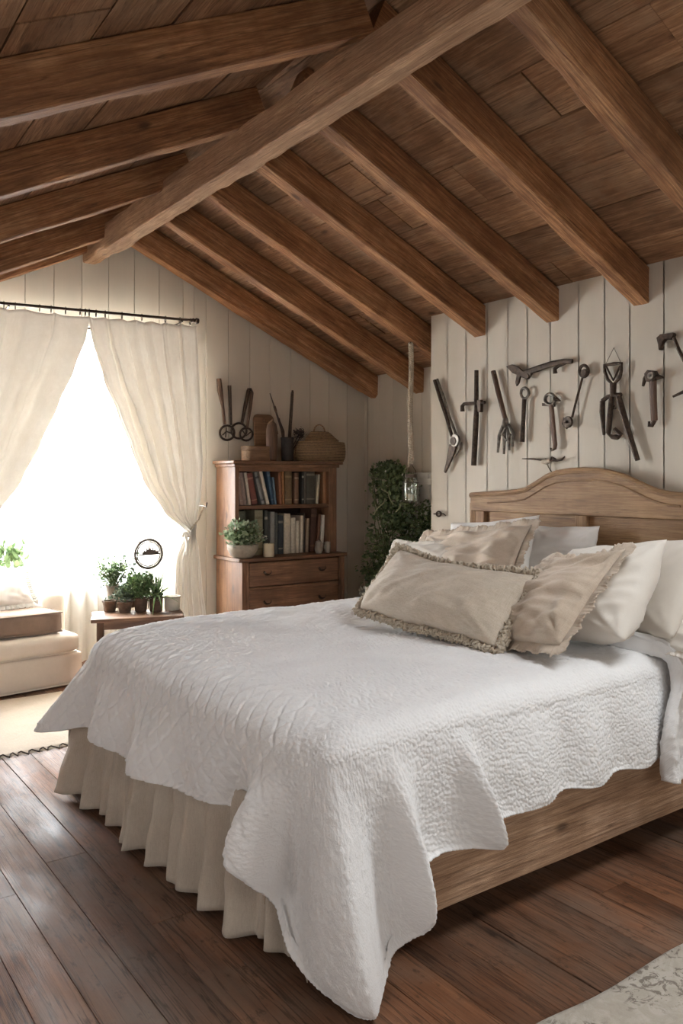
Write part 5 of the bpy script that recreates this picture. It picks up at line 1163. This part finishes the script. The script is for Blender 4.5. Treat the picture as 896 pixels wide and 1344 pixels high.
fb_ = atY(477, 775, 4.5); leaves('large_flower', blob_pts(fb_, (.022, .02, .016), 26, 63), M['petal'], iv, (.018, .03), .9, 63, fb_)
pnl = thing('board_panel', 'pale painted plank panel standing against the recess wall behind the ivy and hanging jar', 'panel', (XR - .03, 4.58, 0))
for k in range(3): MB().box2((XR - .035, 4.40 + k * .125, .002), (XR - .012, 4.40 + k * .125 + .121, 1.395)).build('plank', M['white_paint'], pnl, smooth=False, bevel=.003)
MB().box2((XR - .048, 4.40, 1.30), (XR - .035, 4.771, 1.35)).build('batten', M['white_paint'], pnl, smooth=False, bevel=.003)
# ================================================================== HANGING JAR
jx, jy = 3.53, 4.10; zh = zr(jx)
jar = thing('hanging_jar', 'glass jar lantern hanging on a white twisted rope from the rafter', 'lantern', (jx, jy, zh))
zj1 = atY(541, 622, jy).z; zj0 = atY(541, 659, jy).z; zrp = atY(539, 602, jy).z
rp = MB()
for s_ in (0, 2 * PI / 3, 4 * PI / 3):
    n_ = 260; rp.tube([(jx + .0095 * math.cos(s_ + t * .45) + .004 * math.sin(t * .03), jy + .0095 * math.sin(s_ + t * .45), zh - .006 + (zrp - zh) * t / n_) for t in range(n_ + 1)], .0088, 6)
rp.build('rope', M['rope'], jar)
MB().tube([(jx, jy, zh + .004), (jx + .002, jy, zh - .02), (jx + .016, jy, zh - .028), (jx + .018, jy, zh - .008)], .0035, 8).build('hook', M['iron'], jar)
kn = MB(); kn.tube([(jx - .002 + .012 * math.cos(a), jy + .010 * math.sin(a), zrp - .012 + .020 * math.sin(a)) for a in [2 * PI * i / 18 for i in range(18)]], .0075, 8, closed=True); kn.tube([(jx, jy, zrp), (jx - .02, jy - .008, zrp - .02), (jx - .026, jy - .008, zrp - .055)], [.009, .009, .005], 8); kn.build('knot', M['rope'], jar)
rj = .053; hj = zj1 - zj0
MB().lathe([(0, 0), (rj * .86, 0), (rj, .008), (rj, hj * .66), (rj * .9, hj * .80), (rj * .68, hj * .88), (rj * .68, hj), (rj * .60, hj), (rj * .60, hj * .88), (rj * .82, hj * .79), (rj * .92, hj * .65), (rj * .92, .012), (0, .008)], (jx, jy, zj0), 28).build('glass', M['jar'], jar, angle=.8)
MB().lathe([(rj * .70, hj * .87), (rj * .74, hj * .88), (rj * .74, hj * .98), (rj * .70, hj * .99)], (jx, jy, zj0), 24).build('collar', M['wire'], jar)
bl = MB(); bl.tube([(jx + rj * 1.04 * math.cos(a), jy + rj * 1.04 * math.sin(a), zj0 + hj * .70) for a in [2 * PI * i / 24 for i in range(24)]], .0022, 6, closed=True)
for a in (R(40), R(160), R(280)): bl.tube([(jx + rj * 1.04 * math.cos(a), jy + rj * 1.04 * math.sin(a), zj0 + hj * .70), (jx + rj * 1.06 * math.cos(a), jy + rj * 1.06 * math.sin(a), zj0 + .012), (jx + rj * .5 * math.cos(a), jy + rj * .5 * math.sin(a), zj0 - .004), (jx, jy, zj0 - .005)], .0022, 6)
bl.build('wire_cage', M['wire'], jar)
MB().tube([(jx - rj * .74, jy, zj0 + hj * .92), (jx - rj * .8, jy, zj1 + .02), (jx, jy, zrp - .03), (jx + rj * .8, jy, zj1 + .02), (jx + rj * .74, jy, zj0 + hj * .92)], .0022, 6).build('bail', M['wire'], jar)
MB().lathe([(0, .012), (.020, .012), (.020, .050), (0, .052)], (jx, jy, zj0), 18).build('candle', M['wax'], jar, angle=.8)
# ================================================================== TOOLS ON THE HEADBOARD WALL
PW = 1 / 205.0
def P_(px, py, d=.030): return atX(px, py, XW - d)
def tool(name, label, anchor, cat='tool', group='old tools hung on the planked wall'): return thing(name, label, cat, tuple(P_(*anchor)), group=group)
def tb2(pts, r, d=.030, n=8, flat=1.0, mb=None, closed=False):
    mb = mb or MB(); P = [P_(p[0], p[1], p[2] if len(p) > 2 else d) for p in pts]; rr = [x * PW for x in r] if isinstance(r, (list, tuple)) else r * PW
    return mb.tube(P, rr, n, closed=closed, flat=flat, up=(1, 0, 0))
def disc(px, py, r, th=.016, d=.030, mb=None, hole=0):
    mb = mb or MB(); c = P_(px, py, d); rr = r * PW; Mx = Matrix.Rotation(R(90), 3, 'Y')
    pr = [(hole * PW, -th / 2), (rr * .9, -th / 2), (rr, -th / 4), (rr, th / 4), (rr * .9, th / 2), (hole * PW, th / 2)]
    if hole: pr.append(pr[0])
    return mb.lathe(pr, c, 20, Mx)
def ring2(px, py, r, t, d=.030, mb=None, sx=1.0, rot=0):
    mb = mb or MB(); pts = []
    for i in range(20):
        a = 2 * PI * i / 20; x, y = r * sx * math.cos(a), r * math.sin(a); pts.append((px + x * math.cos(rot) - y * math.sin(rot), py + x * math.sin(rot) + y * math.cos(rot)))
    return tb2(pts, t, d, 8, mb=mb, closed=True)
def nail(px, py, o): MB().tube([P_(px, py, .0), P_(px, py, .034)], .0025, 6).build('nail', M['iron'], o)
def plate(pts, d0=.022, d1=.036, mb=None):
    mb = mb or MB(); A = [atX(a, b, XW - d0) for a, b in pts]
    return mb.prism([(p.y, p.z) for p in A], lambda a, b, d: Vector((d, a, b)), XW - d0, XW - d1)
t = tool('shears', 'slanting steel shears with a round pivot, first tool at the wall end', (597, 578))
tb2([(570, 499), (578, 524), (586, 548), (593, 573)], [2.2, 2.6, 2.4, 2.2], .034).build('handle', M['iron'], t); tb2([(573.5, 497.5), (583, 524), (590, 548), (599, 572)], [1.6, 1.8, 1.6, 1.8], .026).build('handle', M['steel'], t)
disc(597, 578, 8.5, .018).build('pivot', M['steel'], t, angle=.7); disc(596, 579, 5.5, .026).build('pivot_cap', M['iron'], t, angle=.7)
plate([(591, 583), (600, 586), (597, 597), (591, 610), (585.5, 621), (584, 619), (588, 603)]).build('blade', M['iron'], t, bevel=.003); tb2([(604, 580), (603, 590), (596, 600)], [2, 2.4, 1]).build('curved_jaw', M['steel'], t); nail(577, 520, t)
t = tool('brace_bar', 'long straight iron rod with a hooked crossbar, second tool along the wall', (625, 536))
tb2([(625, 486), (624.8, 520), (624.4, 531)], [2.6, 2.8, 2.6]).build('rod', M['iron'], t); tb2([(625.5, 531), (624, 560), (621.5, 611)], [3.2, 3.5, 3.4]).build('lower_shaft', M['iron'], t)
tb2([(636, 528), (620, 529.5), (609, 530), (606.6, 533), (606.6, 540)], [2, 2.2, 2.2, 2.6, 2.8]).build('crossbar', M['iron'], t); plate([(629, 525), (634, 525), (634, 541), (630, 541)], .016, .04).build('stop', M['iron'], t, bevel=.002); nail(625, 520, t)
t = tool('hand_cultivator', 'wood handled tool with splayed steel prongs, third along the wall', (655, 530))
tb2([(647, 487), (653, 512), (663, 551)], [3.0, 3.1, 2.8]).build('handle', M['handle'], t); ring2(647, 489, 2.2, .8, .036).build('ring', M['steel'], t)
tb2([(663, 549), (663, 560)], [3, 4.6]).build('socket', M['steel'], t)
for pr in ([(660, 558), (655, 572), (653, 594)], [(662, 560), (661.5, 576), (661, 596)], [(665, 560), (667, 574), (668, 591)], [(667, 557), (673, 568), (672.5, 586)], [(664, 561), (659, 570), (664, 578), (670, 570)]):
    tb2(pr, [1.8, 2.2, 1.4] + [1.4] * (len(pr) - 3), .034 + rnd.uniform(-.008, .008)).build('prong', M['steel'], t)
nail(648, 492, t)
t = tool('ring_spanner', 'short iron spanner with an open loop at its top, fourth along the wall', (687, 545))
ring2(688.5, 516, 7, 1.7, sx=.72).build('loop', M['steel'], t); tb2([(687.8, 524), (686.5, 550), (684.8, 580)], [2.6, 2.4, 3.0]).build('shaft', M['iron'], t); nail(688.5, 512, t)
t = tool('adze', 'long adze lying nearly level, topmost in the middle of the wall', (690, 488))
plate([(665.5, 481), (673, 478.5), (681, 481), (690, 489), (700, 489), (697, 495), (688, 496), (684, 494), (674, 490)]).build('head', M['iron'], t, bevel=.003); plate([(680, 490), (685, 492), (682, 503), (679, 507), (678, 502)]).build('spike', M['iron'], t, bevel=.002)
tb2([(688, 489.5), (705, 484), (724, 477.5), (740, 474.5), (751, 474)], [3.2, 3.8, 3.4, 3, 2.6], flat=.6).build('shaft', M['iron'], t); tb2([(741, 477), (733, 480), (728, 484), (728.5, 490)], [1.8, 2, 2.2, 2.6]).build('hook', M['iron'], t); disc(692, 494, 3.5, .02).build('boss', M['iron'], t); nail(716, 479, t)
t = tool('hammer', 'small hammer with a red brown wooden handle, below the level adze', (723, 525))
ring2(721.6, 524, 7.0, 2.0, sx=.9).build('head_ring', M['steel'], t); tb2([(728, 523), (735, 526)], [3.2, .9]).build('peen', M['iron'], t); plate([(713, 529), (729, 531), (729, 534), (713, 533)]).build('collar', M['iron'], t, bevel=.002)
tb2([(723, 531), (725.5, 560), (728, 584), (727, 589.5)], [3.2, 3.4, 3.2, 2.8], flat=.7).build('handle', M['handle'], t); tb2([(727, 589), (724, 591), (722.5, 588)], [1.8, 1.4, 1]).build('hook_end', M['iron'], t); nail(721.6, 519, t)
t = tool('double_ended_hook', 'thin slanting rod with a lump at each end, right of the small hammer', (757, 520))
ring2(766, 487, 7.5, 1.8, sx=.75).build('upper_loop', M['iron'], t); disc(767, 489, 4, .022).build('upper_lump', M['iron'], t); tb2([(764, 496), (757, 522), (750.5, 548)], [1.3, 1.3, 1.3]).build('rod', M['iron'], t)
disc(745, 554, 6.5, .018, hole=2).build('lower_lump', M['iron'], t); tb2([(741, 548), (739.5, 556), (744, 562)], [1.6, 2, 1.6]).build('claw', M['iron'], t); nail(766, 481, t)
t = tool('tongs', 'largest tool, black tongs with a triangular loop hung on a string', (806, 510))
tb2([(793, 479.5), (805, 477.5), (815.5, 477), (815, 487), (813, 496), (804.5, 505), (797, 498), (793.5, 488)], 1.8, closed=True).build('loop', M['iron'], t); tb2([(795, 481), (804.5, 499), (814, 480)], 1.2).build('inner_bars', M['iron'], t)
tb2([(804.5, 503), (804, 520)], [3.6, 3.2]).build('neck', M['iron'], t); tb2([(790.5, 526), (797, 521), (806, 518.5), (815, 518)], [2.6, 2.4, 2.4, 2.2]).build('shoulder', M['iron'], t)
tb2([(790.5, 526), (790, 540), (792.4, 571)], [2.8, 3, 1.6]).build('left_leg', M['iron'], t); tb2([(802.5, 521), (800, 545), (798, 569)], [2.8, 3, 2.8]).build('middle_leg', M['iron'], t); tb2([(797, 569), (803, 573.5), (810, 574), (815, 571), (806, 563)], [1, 2.4, 3, 2.6, 2.4]).build('foot', M['iron'], t)
tb2([(811.5, 521), (818, 545), (828, 578), (836.5, 604)], [3.2, 3.4, 3.2, 2.6]).build('right_leg', M['iron'], t); tb2([(806, 532), (803.5, 537), (808, 536)], .9).build('spring', M['iron'], t)
tb2([(794, 479), (805.4, 456.5), (815, 477)], .35, .02).build('string', M['wire'], t); nail(805.4, 457, t)
t = tool('hook_hammer', 'dark hammer with a claw and a curled handle end, on the plank seam', (857, 500))
plate([(849, 491), (853, 486), (863, 487), (865, 496), (860, 502), (851, 501)], .016, .044).build('head', M['iron'], t, bevel=.003); disc(857, 493.5, 4, .05, hole=1.6).build('eye', M['steel'], t); tb2([(850, 490), (846, 497), (843.5, 507)], [2, 2.2, 1.4]).build('claw', M['iron'], t); tb2([(863, 495), (870, 495)], [3, .8]).build('peg', M['iron'], t)
tb2([(856.5, 500), (857, 525), (858.5, 552)], [4.2, 4.0, 3.8], flat=.7).build('handle', M['handle'], t); tb2([(859, 551), (855, 559), (851.5, 559), (851.5, 553)], [2.4, 2, 1.7, 1.3]).build('curl', M['iron'], t); nail(857, 489, t)
t = tool('pick', 'dark pick with a down turned beak cut off by the right edge of the wall', (876, 442))
plate([(865, 444), (870, 439.5), (887, 437), (888, 440), (884, 446), (876, 446), (873, 450), (870, 460), (868, 460), (867, 452)], .014, .042).build('head', M['iron'], t, bevel=.003); tb2([(884, 443), (890, 458), (897, 472), (908, 492)], [1.8, 1.9, 2, 2.2]).build('shaft', M['iron'], t); nail(876, 444, t)
t = tool('iron_rod', 'short slanting iron rod at the right edge of the wall under the pick', (884, 520)); tb2([(883, 520.5), (896, 514.5), (915, 507)], [1.2, 1.7, 1.8]).build('rod', M['iron'], t); tb2([(908, 505), (912, 514)], 1.6).build('cross_pin', M['iron'], t); nail(905, 510.5, t)
t = tool('wire_hook', 'thin level wire tool with a wrapped middle just above the headboard', (717, 604))
tb2([(685, 602), (700, 602.5), (713, 604), (730, 604.5), (737, 603), (741, 599)], [.5, 1, 1.1, 1.3, 1.4, .6]).build('wire', M['iron'], t); tb2([(711, 606), (717, 606.5), (722, 605)], [2.2, 3.2, 2.4]).build('wrapping', M['rope'], t); tb2([(718, 608), (719, 612), (722, 617.5), (725, 620)], .6, .022).build('tail', M['wire'], t); tb2([(722, 605), (724, 600), (729, 603)], 1.3).build('loop', M['iron'], t); nail(716, 602, t)
t = tool('wall_hook', 'small iron wall hook low on the planked wall, left of the headboard', (575, 674)); tb2([(569, 674.5), (582, 674.5), (585, 677)], [.8, .9, .5], .02).build('pin', M['iron'], t); ring2(575.5, 674.5, 3, 1.2, .024).build('eye', M['iron'], t); nail(575, 674.5, t)
# tongs and ladles on the gable wall
def Q_(px, py, d=.022): return atY(px, py, YG - d)
def tq(pts, r, d=.022, flat=1.0, closed=False): return MB().tube([Q_(a, b, d) for a, b in pts], [x / 182 for x in r] if isinstance(r, (list, tuple)) else r / 182, 8, flat=flat, closed=closed, up=(0, 1, 0))
def rq(px, py, r, t, d=.022): return tq([(px + r * math.cos(2 * PI * i / 20), py + r * math.sin(2 * PI * i / 20)) for i in range(20)], t, d, closed=True)
t = thing('waffle_tongs', 'long handled iron tongs with a round open head, left pair above the bookcase', 'tool', tuple(Q_(297, 560)), group='tongs on the gable wall')
tq([(287, 497), (288.5, 512), (292, 532), (295, 557)], [3.4, 4.0, 2.2, 2.0]).build('handle', M['handle'], t); tq([(301, 506), (302, 530), (303, 558)], [2.6, 2.2, 1.8], .03).build('handle', M['iron'], t); rq(298, 568, 9.5, 1.5).build('head', M['iron'], t); tq([(292, 571), (297, 566), (304, 569)], .9).build('bar', M['iron'], t); tq([(297, 561), (296, 574)], .8).build('bar', M['iron'], t); MB().tube([Q_(300, 508, 0), Q_(300, 508, .03)], .003, 6).build('nail', M['iron'], t)
t = thing('waffle_tongs', 'long handled iron tongs with two round heads, right pair above the bookcase', 'tool', tuple(Q_(320, 560)), group='tongs on the gable wall')
tq([(326, 512), (322, 532), (317.5, 556)], [2.6, 2.6, 1.8]).build('handle', M['iron'], t); tq([(330.5, 515), (328, 537), (324, 562)], [2.4, 2.2, 1.6], .03).build('handle', M['handle'], t); tq([(325, 511), (329, 510.5), (331, 515)], 1.6).build('cap', M['iron'], t); rq(313.5, 565.5, 10, 1.4).build('head', M['iron'], t); rq(323, 570, 8.2, 1.4, .032).build('head', M['iron'], t); tq([(318, 565), (323, 572), (329, 567)], .8).build('bar', M['iron'], t); MB().tube([Q_(328, 514, 0), Q_(328, 514, .03)], .003, 6).build('nail', M['iron'], t)
# ================================================================== LIGHT AND CAMERA
def area(name, loc, rot, sx, sy, power, col):
    L = bpy.data.lights.new(name, 'AREA'); L.shape = 'RECTANGLE'; L.size = sx; L.size_y = sy; L.energy = power; L.color = col
    o = bpy.data.objects.new(name, L); COL.objects.link(o); o.location = loc; o.rotation_euler = rot; return o
# daylight at the bay window; other three lamps are added fill outside unseen windows
area('daylight_gable', (1.45, AY + .62, 1.75), (R(-83), 0, 0), 2.7, 2.2, 2300, (.88, .94, 1.0))
area('fill_back', (.45, YB - .55, 2.3), (R(42), 0, R(-12)), 2.3, 1.1, 60, (1.0, .96, .90))
area('fill_left', (XL - .35, 2.1, .85), (0, R(-90), 0), 1.0, 2.5, 14, (1.0, .96, .90))
area('fill_roof', (2.46 + .22, .42, zr(2.46) + .185 + .50), (R(10), R(-14), 0), 1.5, 1.5, 170, (.93, .97, 1.0))
wd = bpy.data.worlds.new('sky'); SC.world = wd; wd.use_nodes = True
bg = wd.node_tree.nodes['Background']; bg.inputs[0].default_value = (.95, .97, 1.0, 1); bg.inputs[1].default_value = 2.0
cam = bpy.data.cameras.new('camera'); co_ = bpy.data.objects.new('camera', cam); COL.objects.link(co_)
cam.sensor_fit = 'VERTICAL'; cam.sensor_height = 36; cam.sensor_width = 24; cam.lens = F / 1344 * 36
cam.shift_y = -(672 - HY) / 1344; cam.clip_start = .02
co_.location = (0, 0, CH); co_.rotation_euler = (PI / 2, 0, -YAW); SC.camera = co_
SC.view_settings.view_transform = 'Standard'; SC.view_settings.look = 'None'; SC.view_settings.gamma = 1; SC.view_settings.use_curve_mapping = False
SC.view_settings.exposure = 0
SC.cycles.use_denoising = True
SC.cycles.max_bounces = 10; SC.cycles.diffuse_bounces = 6; SC.cycles.transparent_max_bounces = 12
SC.cycles.sample_clamp_indirect = 8
